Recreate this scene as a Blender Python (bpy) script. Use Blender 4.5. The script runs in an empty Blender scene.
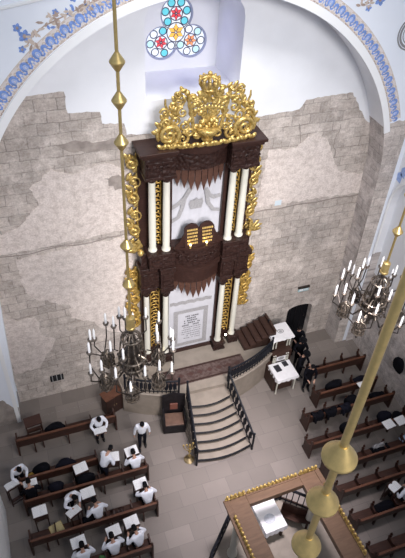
import bpy, bmesh, math, random
from math import sin, cos, pi, radians, sqrt, atan2
from mathutils import Vector, Matrix
from mathutils.geometry import delaunay_2d_cdt
random.seed(7)
S = bpy.context.scene
COL = S.collection
V = Vector

# ------------------------------------------------------------ materials
def mat(name, color, rough=.6, metal=0.0, var=0.0, scale=6.0, bump=0.0, bscale=None, col2=None, detail=6, emit=0, spec=None):
    m = bpy.data.materials.new(name); m.use_nodes = True
    nt = m.node_tree; b = nt.nodes['Principled BSDF']
    b.inputs['Base Color'].default_value = (*color, 1)
    b.inputs['Roughness'].default_value = rough
    b.inputs['Metallic'].default_value = metal
    if spec is not None: b.inputs['Specular IOR Level'].default_value = spec
    tc = nt.nodes.new('ShaderNodeTexCoord')
    if var or col2:
        n = nt.nodes.new('ShaderNodeTexNoise'); n.inputs['Scale'].default_value = scale; n.inputs['Detail'].default_value = detail
        nt.links.new(tc.outputs['Object'], n.inputs['Vector'])
        r = nt.nodes.new('ShaderNodeValToRGB')
        c2 = col2 or tuple(max(0, c * (1 - var)) for c in color)
        c1 = color if col2 else tuple(min(1, c * (1 + var)) for c in color)
        r.color_ramp.elements[0].position = .38; r.color_ramp.elements[0].color = (*c2, 1)
        r.color_ramp.elements[1].position = .62; r.color_ramp.elements[1].color = (*c1, 1)
        nt.links.new(n.outputs['Fac'], r.inputs['Fac']); nt.links.new(r.outputs['Color'], b.inputs['Base Color'])
    if bump:
        n2 = nt.nodes.new('ShaderNodeTexNoise'); n2.inputs['Scale'].default_value = bscale or scale * 3; n2.inputs['Detail'].default_value = 5
        nt.links.new(tc.outputs['Object'], n2.inputs['Vector'])
        bp = nt.nodes.new('ShaderNodeBump'); bp.inputs['Strength'].default_value = bump; bp.inputs['Distance'].default_value = .05
        nt.links.new(n2.outputs['Fac'], bp.inputs['Height']); nt.links.new(bp.outputs['Normal'], b.inputs['Normal'])
    if emit:
        b.inputs['Emission Color'].default_value = (*color, 1); b.inputs['Emission Strength'].default_value = emit
    return m

def mix(nt, a, b, fac, mode='MIX'):
    x = nt.nodes.new('ShaderNodeMix'); x.data_type = 'RGBA'; x.blend_type = mode
    def put(sock, v):
        if hasattr(v, 'links') or hasattr(v, 'is_output'): nt.links.new(v, sock)
        elif isinstance(v, (int, float)): sock.default_value = v
        else: sock.default_value = (*v, 1)
    put(x.inputs['Factor'], fac); put(x.inputs[6], a); put(x.inputs[7], b)
    return x.outputs[2]

def noise(nt, vec, scale, detail=5, lo=.4, hi=.6, rough=.55):
    n = nt.nodes.new('ShaderNodeTexNoise'); n.inputs['Scale'].default_value = scale; n.inputs['Detail'].default_value = detail
    n.inputs['Roughness'].default_value = rough
    nt.links.new(vec, n.inputs['Vector'])
    r = nt.nodes.new('ShaderNodeMapRange'); r.inputs[1].default_value = lo; r.inputs[2].default_value = hi
    nt.links.new(n.outputs['Fac'], r.inputs[0])
    return r.outputs[0], n.outputs['Fac']

def stone_mat(name, base, dark, plaster, plaster_amount, axis='XZ', bw=.62, bh=.36, mortar_mix=.45):
    """Old ashlar masonry with remains of plaster."""
    m = bpy.data.materials.new(name); m.use_nodes = True
    nt = m.node_tree; b = nt.nodes['Principled BSDF']; b.inputs['Roughness'].default_value = .9
    tc = nt.nodes.new('ShaderNodeTexCoord'); sep = nt.nodes.new('ShaderNodeSeparateXYZ'); nt.links.new(tc.outputs['Object'], sep.inputs[0])
    com = nt.nodes.new('ShaderNodeCombineXYZ')
    nt.links.new(sep.outputs[axis[0]], com.inputs['X']); nt.links.new(sep.outputs[axis[1]], com.inputs['Y'])
    wob = nt.nodes.new('ShaderNodeTexNoise'); wob.inputs['Scale'].default_value = 1.7; nt.links.new(com.outputs[0], wob.inputs['Vector'])
    va = nt.nodes.new('ShaderNodeVectorMath'); va.operation = 'MULTIPLY_ADD'; va.inputs[1].default_value = (.12, .12, 0)
    nt.links.new(wob.outputs['Color'], va.inputs[0]); nt.links.new(com.outputs[0], va.inputs[2])
    br = nt.nodes.new('ShaderNodeTexBrick'); nt.links.new(va.outputs[0], br.inputs['Vector'])
    br.inputs['Scale'].default_value = 1; br.inputs['Brick Width'].default_value = bw; br.inputs['Row Height'].default_value = bh
    br.inputs['Mortar Size'].default_value = .018; br.inputs['Mortar Smooth'].default_value = .6
    br.inputs['Color1'].default_value = (*base, 1); br.inputs['Color2'].default_value = (*[c * .74 for c in base], 1)
    br.inputs['Mortar'].default_value = (*[c * (1 - mortar_mix) for c in base], 1)
    f1, _ = noise(nt, com.outputs[0], 1.1, 6, .38, .68)
    mm = nt.nodes.new('ShaderNodeMath'); mm.operation = 'MULTIPLY'; mm.inputs[1].default_value = .55; nt.links.new(f1, mm.inputs[0])
    c = mix(nt, br.outputs['Color'], dark, mm.outputs[0])
    lo = .62 - .25 * plaster_amount
    f2, _ = noise(nt, com.outputs[0], 1.2, 10, lo - .06, lo + .10, .68)
    c = mix(nt, c, plaster, f2)
    f4, _ = noise(nt, com.outputs[0], 4.5, 9, .44, .62, .75)
    c = mix(nt, c, (.76, .735, .725), f4, 'MULTIPLY')
    f3, raw = noise(nt, com.outputs[0], 17, 7, .42, .66, .75)
    c = mix(nt, c, (.72, .70, .69), f3, 'MULTIPLY')
    nt.links.new(c, b.inputs['Base Color'])
    bp = nt.nodes.new('ShaderNodeBump'); bp.inputs['Strength'].default_value = .55; bp.inputs['Distance'].default_value = .04
    ad = nt.nodes.new('ShaderNodeMath'); ad.operation = 'MULTIPLY_ADD'; ad.inputs[1].default_value = -.35
    nt.links.new(br.outputs['Fac'], ad.inputs[0]); nt.links.new(raw, ad.inputs[2])
    nt.links.new(ad.outputs[0], bp.inputs['Height']); nt.links.new(bp.outputs['Normal'], b.inputs['Normal'])
    return m

def floor_mat():
    m = bpy.data.materials.new('limestone_floor'); m.use_nodes = True
    nt = m.node_tree; b = nt.nodes['Principled BSDF']; b.inputs['Roughness'].default_value = .5
    tc = nt.nodes.new('ShaderNodeTexCoord')
    br = nt.nodes.new('ShaderNodeTexBrick'); nt.links.new(tc.outputs['Object'], br.inputs['Vector'])
    br.inputs['Scale'].default_value = 1; br.inputs['Brick Width'].default_value = .9; br.inputs['Row Height'].default_value = .62
    br.inputs['Mortar Size'].default_value = .006; br.offset = .37
    br.inputs['Color1'].default_value = (.255, .218, .196, 1); br.inputs['Color2'].default_value = (.175, .149, .133, 1)
    br.inputs['Mortar'].default_value = (.13, .112, .104, 1)
    f, _ = noise(nt, tc.outputs['Object'], 2.2, 6, .3, .7)
    c = mix(nt, br.outputs['Color'], (.215, .183, .165), nt_mul(nt, f, .5))
    nt.links.new(c, b.inputs['Base Color'])
    return m
def nt_mul(nt, s, k):
    mm = nt.nodes.new('ShaderNodeMath'); mm.operation = 'MULTIPLY'; mm.inputs[1].default_value = k; nt.links.new(s, mm.inputs[0]); return mm.outputs[0]

def wood_mat(name, c1, c2, rough=.45, carve=0.0, scale=4):
    m = bpy.data.materials.new(name); m.use_nodes = True
    nt = m.node_tree; b = nt.nodes['Principled BSDF']; b.inputs['Roughness'].default_value = rough; b.inputs['Specular IOR Level'].default_value = .25
    tc = nt.nodes.new('ShaderNodeTexCoord'); mp = nt.nodes.new('ShaderNodeMapping'); mp.inputs['Scale'].default_value = (1, 6, 6)
    nt.links.new(tc.outputs['Object'], mp.inputs['Vector'])
    f, raw = noise(nt, mp.outputs[0], scale, 6, .3, .7)
    nt.links.new(mix(nt, c1, c2, f), b.inputs['Base Color'])
    if carve:
        vo = nt.nodes.new('ShaderNodeTexVoronoi'); vo.feature = 'SMOOTH_F1'; vo.inputs['Scale'].default_value = 9
        nt.links.new(tc.outputs['Object'], vo.inputs['Vector'])
        bp = nt.nodes.new('ShaderNodeBump'); bp.inputs['Strength'].default_value = carve; bp.inputs['Distance'].default_value = .06
        nt.links.new(vo.outputs['Distance'], bp.inputs['Height']); nt.links.new(bp.outputs['Normal'], b.inputs['Normal'])
    return m

def text_mat(name, paper, ink, rows=16.0, amount=.55):
    """Paper carrying rows of print (object space: x along a line, y down the page)."""
    m = bpy.data.materials.new(name); m.use_nodes = True
    nt = m.node_tree; b = nt.nodes['Principled BSDF']; b.inputs['Roughness'].default_value = .8
    tc = nt.nodes.new('ShaderNodeTexCoord')
    w = nt.nodes.new('ShaderNodeTexWave'); w.bands_direction = 'Y'; w.inputs['Scale'].default_value = rows; nt.links.new(tc.outputs['Object'], w.inputs['Vector'])
    mp = nt.nodes.new('ShaderNodeMapping'); mp.inputs['Scale'].default_value = (60, 25, 1); nt.links.new(tc.outputs['Object'], mp.inputs['Vector'])
    f, _ = noise(nt, mp.outputs[0], 1, 2, .4, .5)
    r = nt.nodes.new('ShaderNodeMath'); r.operation = 'GREATER_THAN'; r.inputs[1].default_value = .5; nt.links.new(w.outputs['Fac'], r.inputs[0])
    mu = nt.nodes.new('ShaderNodeMath'); mu.operation = 'MULTIPLY'; nt.links.new(r.outputs[0], mu.inputs[0]); nt.links.new(f, mu.inputs[1])
    nt.links.new(mix(nt, paper, ink, nt_mul(nt, mu.outputs[0], amount)), b.inputs['Base Color'])
    return m

M = dict(
    white=mat('white_plaster', (.85, .86, .90), .9, var=.03, scale=.8, bump=.08, bscale=8),
    edge=mat('bright_white_plaster', (.90, .90, .91), .85),
    stone=stone_mat('ashlar_stone', (.69, .615, .565), (.51, .455, .415), (.79, .715, .665), .30, mortar_mix=.5),
    stone_low=stone_mat('grey_ashlar_stone', (.76, .685, .635), (.56, .50, .465), (.84, .765, .72), .3),
    stone_side=stone_mat('side_wall_stone', (.72, .66, .64), (.50, .46, .45), (.82, .76, .735), .4, axis='YZ'),
    plaster=stone_mat('old_pink_plaster', (.71, .63, .58), (.57, .50, .46), (.82, .735, .69), 1.2, bw=.7, bh=.42, mortar_mix=.25),
    greyrock=mat('bare_grey_rock', (.40, .345, .31), .95, col2=(.27, .23, .21), scale=3, bump=.6, bscale=8, detail=9),
    crack=mat('dark_wall_joint', (.27, .23, .21), .95),
    floor=floor_mat(),
    platform=mat('pale_platform_stone', (.28, .235, .195), .6, var=.08, scale=3),
    wood=wood_mat('dark_carved_wood', (.042, .020, .016), (.020, .010, .009), .38, carve=.9),
    plain=wood_mat('dark_plain_wood', (.050, .023, .018), (.026, .013, .011), .4),
    slat=wood_mat('brown_lambrequin_wood', (.115, .055, .038), (.06, .029, .022), .45),
    pew=wood_mat('pew_wood', (.066, .028, .019), (.036, .016, .012), .4),
    pewtop=wood_mat('pew_rail_wood', (.15, .062, .036), (.09, .037, .024), .35),
    bimah=wood_mat('bimah_wood', (.17, .10, .062), (.115, .067, .042), .45, scale=2),
    step_wood=wood_mat('stair_wood', (.07, .036, .027), (.04, .021, .017), .5),
    gold=mat('gilded_wood', (.72, .52, .19), .34, .55, col2=(.38, .25, .065), scale=14),
    gold2=mat('dull_gilding', (.66, .44, .12), .4, .45, col2=(.34, .20, .045), scale=16),
    brass=mat('pale_brass', (.62, .46, .19), .34, .8, var=.06, scale=20),
    oldbrass=mat('aged_brass', (.28, .21, .11), .4, .6, var=.25, scale=18),
    iron=mat('dark_bronze', (.075, .062, .055), .35, .7, var=.2, scale=15),
    bronze=mat('worn_bronze', (.20, .165, .135), .33, .75, var=.5, scale=16),
    silver=mat('tarnished_silver', (.36, .34, .31), .33, .8, var=.3, scale=14),
    column=mat('cream_column', (.69, .67, .59), .42, var=.02, scale=4),
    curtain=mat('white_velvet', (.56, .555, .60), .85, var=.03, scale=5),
    greytrim=mat('silver_embroidery', (.34, .33, .34), .7, var=.12, scale=20),
    fabric=mat('white_cloth', (.82, .80, .82), .85, var=.03, scale=6),
    black=mat('black_iron', (.010, .011, .016), .55, spec=.2),
    blackwood=mat('black_lacquered_wood', (.013, .011, .013), .5, var=.3, spec=.2),
    door=mat('black_painted_door', (.008, .008, .010), .8, spec=.1),
    shirt=mat('white_shirt_cotton', (.80, .82, .90), .85, var=.04, scale=7),
    cloth=mat('black_wool', (.007, .007, .010), .95, spec=.08),
    navy=mat('dark_trousers', (.011, .011, .018), .95, spec=.08),
    hair=mat('black_hair', (.008, .007, .007), .75, spec=.15),
    felt=mat('black_felt', (.007, .007, .009), .9, spec=.1),
    skin=mat('skin', (.52, .30, .22), .6),
    eye=mat('dark_eye', (.02, .015, .012), .3),
    shoe=mat('black_leather', (.012, .011, .011), .35),
    page=text_mat('printed_page', (.88, .88, .89), (.25, .25, .28), 14, .4),
    paper=text_mat('yellow_page', (.62, .52, .27), (.2, .15, .08), 10),
    cover=mat('book_cover', (.07, .03, .025), .6),
    coverblack=mat('black_book_cover', (.02, .018, .025), .5),
    redcush=mat('red_brown_leather', (.17, .06, .042), .5),
    seat=mat('brown_seat_leather', (.15, .085, .06), .5, var=.15),
    rug=mat('rug_pile', (.075, .042, .038), .95, col2=(.13, .09, .08), scale=9, detail=3),
    candle=mat('white_candle_tube', (.88, .88, .90), .4),
    blue=mat('blue_wall_paint', (.20, .32, .68), .85, var=.15, scale=12),
    lightblue=mat('light_blue_wall_paint', (.36, .48, .82), .85, var=.1, scale=12),
    beige=mat('beige_wall_paint', (.62, .52, .45), .85, var=.1, scale=12),
    brownp=mat('brown_wall_paint', (.43, .33, .28), .85, var=.15, scale=12),
    sign_blue=mat('pale_blue_sign', (.45, .62, .66), .5),
    slot=mat('dark_opening', (.01, .01, .012), .9),
    text=mat('black_thread', (.11, .11, .12), .8),
    lead=mat('window_lead', (.10, .10, .16), .6),
    bluebag=mat('blue_grey_fabric', (.42, .50, .66), .8, var=.1),
    tile=mat('gold_letters', (.95, .66, .22), .35, .4),
    red_cloth=mat('red_cloth', (.35, .05, .04), .8),
    yellowbag=mat('ochre_cloth', (.42, .25, .04), .8),
    greenbook=mat('green_book_cover', (.06, .20, .06), .6),
)
def glass(name, c, e):
    m = bpy.data.materials.new(name); m.use_nodes = True
    b = m.node_tree.nodes['Principled BSDF']; b.inputs['Base Color'].default_value = (*[x * .6 for x in c], 1); b.inputs['Roughness'].default_value = .25
    b.inputs['Emission Color'].default_value = (*c, 1); b.inputs['Emission Strength'].default_value = e
    return m
M['g_white'] = glass('backlit_clear_glass', (.86, .92, 1), .72)
M['g_cyan'] = glass('backlit_turquoise_glass', (.16, .66, .78), .72)
M['g_pale'] = glass('backlit_pale_blue_glass', (.55, .82, .90), .72)
M['g_red'] = glass('backlit_red_glass', (.80, .08, .10), .8)
M['g_orange'] = glass('backlit_orange_glass', (.93, .52, .10), .85)
M['g_amber'] = glass('backlit_amber_glass', (.88, .33, .14), .85)
M['lamp'] = mat('lit_lamp', (1, .86, .6), emit=14)
M['flame'] = mat('warm_lamp', (1, .72, .30), emit=9)

# ------------------------------------------------------------ mesh building
class MB:
    def __init__(s): s.v = []; s.f = []; s.m = []; s.mi = 0
    def add(s, vs, fs):
        o = len(s.v); s.v += [V(x) for x in vs]; s.f += [tuple(i + o for i in f) for f in fs]; s.m += [s.mi] * len(fs)
    def box(s, c, d, rz=0, rx=0, ry=0, taper=1.0):
        R = Matrix.Rotation(rz, 3, 'Z') @ Matrix.Rotation(ry, 3, 'Y') @ Matrix.Rotation(rx, 3, 'X')
        c = V(c); h = [x / 2 for x in d]; vs = []
        for z in (-1, 1):
            k = taper if z > 0 else 1
            for x, y in ((-1, -1), (1, -1), (1, 1), (-1, 1)): vs.append(c + R @ V((x * h[0] * k, y * h[1] * k, z * h[2])))
        s.add(vs, [(3, 2, 1, 0), (4, 5, 6, 7), (0, 1, 5, 4), (1, 2, 6, 5), (2, 3, 7, 6), (3, 0, 4, 7)])
    def b2(s, lo, hi): s.box([(a + b) / 2 for a, b in zip(lo, hi)], [abs(b - a) for a, b in zip(lo, hi)])
    def lathe(s, prof, c=(0, 0, 0), n=16, axis=None):
        c = V(c); q = V((0, 0, 1)).rotation_difference(V(axis).normalized()) if axis else None
        vs = []
        for r, z in prof:
            for i in range(n):
                p = V((r * cos(2 * pi * i / n), r * sin(2 * pi * i / n), z)); vs.append(c + (q @ p if q else p))
        fs = [(j * n + i, j * n + (i + 1) % n, (j + 1) * n + (i + 1) % n, (j + 1) * n + i) for j in range(len(prof) - 1) for i in range(n)]
        if prof[0][0] > 1e-4: fs.append(tuple(reversed(range(n))))
        if prof[-1][0] > 1e-4: fs.append(tuple((len(prof) - 1) * n + i for i in range(n)))
        s.add(vs, fs)
    def cyl(s, a, b, r0, r1=None, n=12):
        a, b = V(a), V(b); s.lathe([(r0, 0), (r0 if r1 is None else r1, (b - a).length)], a, n, b - a)
    def tube(s, pts, r, n=8, flat=1.0):
        pts = [V(p) for p in pts]; N = len(pts); vs = []
        prev = None
        for i, p in enumerate(pts):
            t = (pts[min(i + 1, N - 1)] - pts[max(i - 1, 0)]).normalized()
            if prev is None:
                ref = V((0, 1, 0)) if abs(t.y) < .9 else V((1, 0, 0))
                a = t.cross(ref).normalized()
            else:
                a = (prev - t * prev.dot(t))
                a = a.normalized() if a.length > 1e-6 else t.orthogonal().normalized()
            prev = a; b = t.cross(a)
            rr = r[i] if isinstance(r, (list, tuple)) else r
            for k in range(n):
                w = 2 * pi * k / n; vs.append(p + a * cos(w) * rr + b * sin(w) * rr * flat)
        fs = [(j * n + k, j * n + (k + 1) % n, (j + 1) * n + (k + 1) % n, (j + 1) * n + k) for j in range(N - 1) for k in range(n)]
        fs += [tuple(reversed(range(n))), tuple((N - 1) * n + k for k in range(n))]
        s.add(vs, fs)
    def ball(s, c, r, n=10, m=7, rot=None):
        if not isinstance(r, (tuple, list)): r = (r, r, r)
        c = V(c); vs = []
        for j in range(m + 1):
            t = pi * j / m
            for i in range(n):
                p = V((r[0] * sin(t) * cos(2 * pi * i / n), r[1] * sin(t) * sin(2 * pi * i / n), r[2] * cos(t)))
                vs.append(c + (rot @ p if rot else p))
        s.add(vs, [(j * n + i, (j + 1) * n + i, (j + 1) * n + (i + 1) % n, j * n + (i + 1) % n) for j in range(m) for i in range(n)])
    def prism(s, poly, fn, d):
        """poly: 2D outline; fn(u, v, w) -> point; extruded over w in (0, d)."""
        n = len(poly); tri = delaunay_2d_cdt([V(p) for p in poly], [], [list(range(n))], 1, 1e-6)
        vs2, _, fs2 = tri[0], tri[1], tri[2]
        k = len(vs2)
        vs = [fn(p.x, p.y, 0) for p in vs2] + [fn(p.x, p.y, d) for p in vs2]
        fs = [tuple(f) for f in fs2] + [tuple(i + k for i in reversed(f)) for f in fs2]
        o = len(vs); vs += [fn(p[0], p[1], 0) for p in poly] + [fn(p[0], p[1], d) for p in poly]
        fs += [(o + i, o + n + i, o + n + (i + 1) % n, o + (i + 1) % n) for i in range(n)]
        s.add(vs, fs)
    def build(s, name, m, parent=None, loc=None, smooth=False, bevel=0, angle=40):
        me = bpy.data.meshes.new(name); me.from_pydata([tuple(v) for v in s.v], [], s.f)
        ms = m if isinstance(m, (list, tuple)) else [m]
        for x in ms: me.materials.append(x)
        if len(ms) > 1: me.polygons.foreach_set('material_index', s.m)
        bm = bmesh.new(); bm.from_mesh(me); bmesh.ops.remove_doubles(bm, verts=bm.verts, dist=1e-5)
        bmesh.ops.recalc_face_normals(bm, faces=bm.faces); bm.to_mesh(me); bm.free()
        if smooth:
            me.polygons.foreach_set('use_smooth', [True] * len(me.polygons))
            me.set_sharp_from_angle(angle=radians(angle))
        o = bpy.data.objects.new(name, me); COL.objects.link(o)
        if parent: o.parent = parent
        if loc: o.location = loc
        if bevel:
            b = o.modifiers.new('bevel', 'BEVEL'); b.width = bevel; b.segments = 2; b.limit_method = 'ANGLE'
        return o

def thing(name, label, cat, loc=(0, 0, 0), rz=0, group=None):
    o = bpy.data.objects.new(name, None); COL.objects.link(o); o.empty_display_size = .1
    o.location = loc; o.rotation_euler = (0, 0, rz)
    return tag(o, label, cat, group)
def tag(o, label, cat, group=None):
    o['label'] = label; o['category'] = cat
    if group: o['group'] = group
    return o
def struct(o): o['kind'] = 'structure'; return o
def dup(root, label, loc, rz=0, group=None):
    r = root.copy(); COL.objects.link(r); r.location = loc; r.rotation_euler = (0, 0, rz); r['label'] = label
    if group: r['group'] = group
    for c in [x for x in ALLKIDS(root)]:
        k = c.copy(); COL.objects.link(k); k.parent = r
        for g in ALLKIDS(c):
            h = g.copy(); COL.objects.link(h); h.parent = k
    return r
def ALLKIDS(o): return list(o.children)

# ------------------------------------------------------------ the setting
AX, AZ, AR = 0.0, 8.65, 6.62          # ark-wall arch
def cdt(outer, holes, lines, classify, fn, mb):
    vs, es = [], []
    def loop(pts, closed):
        o = len(vs); vs.extend(V(p) for p in pts); n = len(pts)
        for i in range(n if closed else n - 1): es.append((o + i, o + (i + 1) % n))
    loop(outer, True)
    for h in holes: loop(h, True)
    for l in lines: loop(l, False)
    r = delaunay_2d_cdt(vs, es, [], 0, 1e-6)
    pv, pf = r[0], r[2]
    base = len(mb.v); mb.v += [fn(p.x, p.y) for p in pv]
    for f in pf:
        c = sum((pv[i] for i in f), V((0, 0))) / len(f)
        k = classify(c.x, c.y)
        if k is None: continue
        mb.f.append(tuple(base + i for i in f)); mb.m.append(k)
def inpoly(x, y, P):
    r = False; n = len(P)
    for i in range(n):
        (x0, y0), (x1, y1) = P[i], P[(i + 1) % n]
        if (y0 > y) != (y1 > y) and x < (x1 - x0) * (y - y0) / (y1 - y0) + x0: r = not r
    return r
def jag(pts, amp=.05, step=.12):
    out = []
    for a, b in zip(pts, pts[1:]):
        n = max(1, int(math.dist(a, b) / step))
        for i in range(n):
            t = i / n; out.append((a[0] + (b[0] - a[0]) * t + random.uniform(-amp, amp) * (i > 0), a[1] + (b[1] - a[1]) * t + random.uniform(-amp, amp) * (i > 0)))
    out.append(pts[-1]); return out
def below(x, y, line):
    for a, b in zip(line, line[1:]):
        if a[0] <= x <= b[0] or b[0] <= x <= a[0]:
            if abs(b[0] - a[0]) < 1e-6: continue
            return y < a[1] + (b[1] - a[1]) * (x - a[0]) / (b[0] - a[0])
    return False

# floor
mb = MB(); mb.b2((-10.5, -18.6, -.2), (8.4, .6, 0)); struct(mb.build('floor', M['floor']))

# back wall with window recess, door opening and the ragged edge of the bare stone
WX0, WX1, WZ0 = -1.58, 1.31, 12.15
wh = [(WX0, WZ0), (WX1, WZ0), (WX1, 14.3)] + [(-.135 + 1.445 * cos(t), 14.3 + .9 * sin(t)) for t in [pi * i / 12 for i in range(1, 12)]] + [(WX0, 14.3)]
dh = [(4.62, 0.001), (5.82, 0.001), (5.82, 1.78)] + [(5.22 + .6 * cos(t), 1.78 + .26 * sin(t)) for t in [pi * i / 8 for i in range(1, 8)]] + [(4.62, 1.78)]
edge_line = jag([(-7.0, 12.55), (-5.6, 12.5), (-4.9, 12.66), (-3.86, 12.68), (-3.82, 12.05), (-2.92, 11.98), (-2.88, 11.62), (-2.24, 11.54), (-2.18, 11.17), (-1.5, 11.12), (-.5, 11.0), (1.0, 11.0),
                 (1.8, 11.22), (2.6, 11.25), (3.5, 11.32), (3.7, 11.62), (4.5, 11.66), (5.4, 11.68), (5.76, 11.15), (6.12, 10.66), (6.5, 10.4), (6.95, 10.15)], .025)
mb = MB()
cdt([(-7.0, 0), (6.95, 0), (6.95, 15.6), (-7.0, 15.6)], [wh, dh], [edge_line], lambda x, y: None if inpoly(x, y, wh) or inpoly(x, y, dh) else (1 if below(x, y, edge_line) else 0), lambda x, y: V((x, 0, y)), mb)
wb = struct(mb.build('wall_back', [M['white'], M['stone']]))
# remains of plaster and exposed rock lying on the stone
def patch(name, pts, m, d=.018, y=-.001, amp=.06):
    mb = MB(); pts = jag(pts + [pts[0]], amp, .14)[:-1]
    mb.prism(pts, lambda u, v, w: V((u, y - w, v)), d)
    return struct(mb.build(name, M[m] if isinstance(m, str) else m))
patch('trim_1', [(-6.95, 7.48), (-5.0, 7.55), (-3.0, 7.65), (-2.2, 7.7), (-2.15, 9.9), (-2.9, 10.35), (-3.9, 10.1), (-4.5, 10.4), (-5.2, 9.8), (-5.0, 9.2), (-5.7, 8.5), (-6.2, 8.3), (-6.95, 7.9)], 'plaster')
patch('trim_2', [(-6.0, 7.25), (-4.4, 7.32), (-2.2, 7.42), (-2.1, 2.9), (-2.88, 2.84), (-3.4, 3.2), (-3.88, 3.76), (-4.55, 4.11), (-4.54, 4.81), (-5.0, 5.03), (-5.46, 5.24), (-5.9, 5.77), (-6.0, 6.35)], 'plaster')
patch('trim_3', [(-6.95, 4.8), (-6.27, 4.53), (-5.79, 4.56), (-5.63, 3.52), (-5.22, 3.2), (-5.42, 2.68), (-5.71, 2.38), (-6.0, 1.8), (-6.95, 1.76)], 'plaster')
patch('trim_4', [(2.4, 7.72), (4.0, 7.68), (6.7, 7.6), (6.75, 8.4), (5.52, 8.73), (4.73, 10.15), (4.2, 10.3), (3.98, 10.25), (3.62, 9.9), (2.6, 10.0)], 'plaster', amp=.05)
patch('trim_5', [(-2.95, 9.8), (-2.5, 9.86), (-2.3, 9.7), (-2.33, 9.3), (-2.64, 9.32)], 'greyrock', d=.03)
patch('trim_6', [(-4.2, 11.1), (-3.7, 11.2), (-3.2, 11.05), (-2.5, 11.1), (-2.4, 10.8), (-3.1, 10.75), (-3.9, 10.85)], 'greyrock', d=.012, amp=.04)
# horizontal joint across the wall
mb = MB()
jl = [(-7 + i * .5, 7.4 + .05 * sin(i * 1.7) + i * .006) for i in range(10)] ; mb.tube([(x, -.005, z) for x, z in jl], .016, 5)
jr = [(2.3 + i * .5, 7.5 + .04 * sin(i * 2.1)) for i in range(10)]; mb.tube([(x, -.005, z) for x, z in jr], .018, 5)
struct(mb.build('trim_7', M['crack']))
mb = MB()
for pts in ([(3.6, 10.8), (3.75, 10.2), (3.6, 9.7), (4.0, 9.2)], [(5.2, 10.6), (5.1, 9.9), (5.25, 9.4), (5.0, 8.7)], [(-5.2, 5.2), (-4.4, 5.0), (-3.6, 4.6), (-2.9, 4.2), (-2.5, 3.7)], [(-6.8, 2.1), (-5.2, 2.3), (-3.6, 2.45), (-3, 2.6)]):
    mb.tube([(x, -.004, z) for x, z in jag(pts, .05, .12)], .010, 4)
struct(mb.build('trim_8', M['crack']))
# window recess
mb = MB()
DEP = 2.0
for i in range(len(wh)):
    a, b = wh[i], wh[(i + 1) % len(wh)]
    mb.add([(a[0], 0, a[1]), (b[0], 0, b[1]), (b[0], DEP, b[1]), (a[0], DEP, a[1])], [(0, 1, 2, 3)])
struct(mb.build('trim_9', M['white']))
# rosette: three lobes round a centre, glass set in a wall
RX, RZ, RL, RR = -.03, 13.27, .55, .52
lob = [(RX + RL * cos(radians(a)), RZ + RL * sin(radians(a))) for a in (90, 210, 330)]
def trefoil(k):
    pts = []
    R = RR * k
    for a in (90, 210, 330):
        cx, cz = RX + RL * cos(radians(a)), RZ + RL * sin(radians(a))
        # the lobe arc runs between the two cusps that lie on the bisectors
        h = RL * sin(radians(60)); off = sqrt(max(R * R - h * h, 1e-4)); cus = RL * cos(radians(60)) + off
        q = V((cus * cos(radians(60)), cus * sin(radians(60))))
        st = atan2(cus * sin(radians(60)), cus * cos(radians(60)) - RL)
        for i in range(21):
            t = -st + 2 * st * i / 20
            pts.append((cx + R * cos(t + radians(a)), cz + R * sin(t + radians(a))))
    return pts
tre = trefoil(1.0)
mb = MB(); cdt([(WX0 - .1, WZ0 - .1), (WX1 + .1, WZ0 - .1), (WX1 + .1, 15.4), (WX0 - .1, 15.4)], [tre], [], lambda x, y: None if inpoly(x, y, tre) else 0, lambda x, y: V((x, DEP, y)), mb)
n = len(tre)
for i in range(n):
    a, b = tre[i], tre[(i + 1) % n]; mb.add([(a[0], DEP, a[1]), (b[0], DEP, b[1]), (b[0], DEP + .16, b[1]), (a[0], DEP + .16, a[1])], [(0, 1, 2, 3)])
struct(mb.build('wall_window', M['white']))
win = struct(thing('window_1', 'trefoil rosette window of coloured glass deep in the white wall above the gilded ark', 'window', (RX, DEP + .12, RZ)))
def W_(x, z, d=0): return V((x - RX, -d, z - RZ))
mb = MB(); mb.prism(trefoil(1.03), lambda u, v, w: W_(u, v, w), .015); mb.build('window_glass', M['g_white'], win)
mb = MB(); mb.tube([W_(x, z, .05) for x, z in trefoil(1.0) + trefoil(1.0)[:1]], .06, 6)
mb.build('window_frame', mat('grey_blue_moulding', (.36, .39, .54), .7), win, smooth=True)
lead = MB(); petals = {}
def star(cx, cz, r, m, n=6, rot=0.0):
    o = MB()
    for i in range(n):
        a = 2 * pi * i / n + rot + pi / 2; d = V((cos(a), sin(a))); p = V((-d.y, d.x))
        pts = [V((cx, cz)) + d * r * .08, V((cx, cz)) + d * r * .5 + p * r * .27, V((cx, cz)) + d * r, V((cx, cz)) + d * r * .5 - p * r * .27]
        o.add([W_(q.x, q.y, .03) for q in pts], [(0, 1, 2, 3)])
        lead.tube([W_(q.x, q.y, .034) for q in pts + pts[:1]], .008, 4)
    o.build('star_pane', m, win)
def ring(cx, cz, r, m):
    if m:
        o = MB(); o.add([W_(cx, cz, .026)] + [W_(cx + r * cos(2 * pi * i / 16), cz + r * sin(2 * pi * i / 16), .026) for i in range(16)], [(0, i + 1, (i + 1) % 16 + 1) for i in range(16)])
        o.build('round_pane', m, win)
    lead.tube([W_(cx + r * cos(2 * pi * i / 20), cz + r * sin(2 * pi * i / 20), .034) for i in range(21)], .016, 4)
star(RX, RZ, .27, M['g_orange']); ring(RX, RZ, .29, None)
for k, (lx, lz) in enumerate(lob):
    star(lx, lz, .2, M['g_amber'] if k == 2 else M['g_red'], rot=.2 * k); ring(lx, lz, .2, None)
    for i in range(6):
        a = radians((90, 210, 330)[k]) + (i - 2.5) * radians(52)
        ring(lx + .345 * cos(a), lz + .345 * sin(a), .115, (M['g_cyan'] if k == 0 or i in (0, 4) and k == 1 else M['g_pale']) if i % 2 == 0 or k == 0 else M['g_white'])
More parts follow.
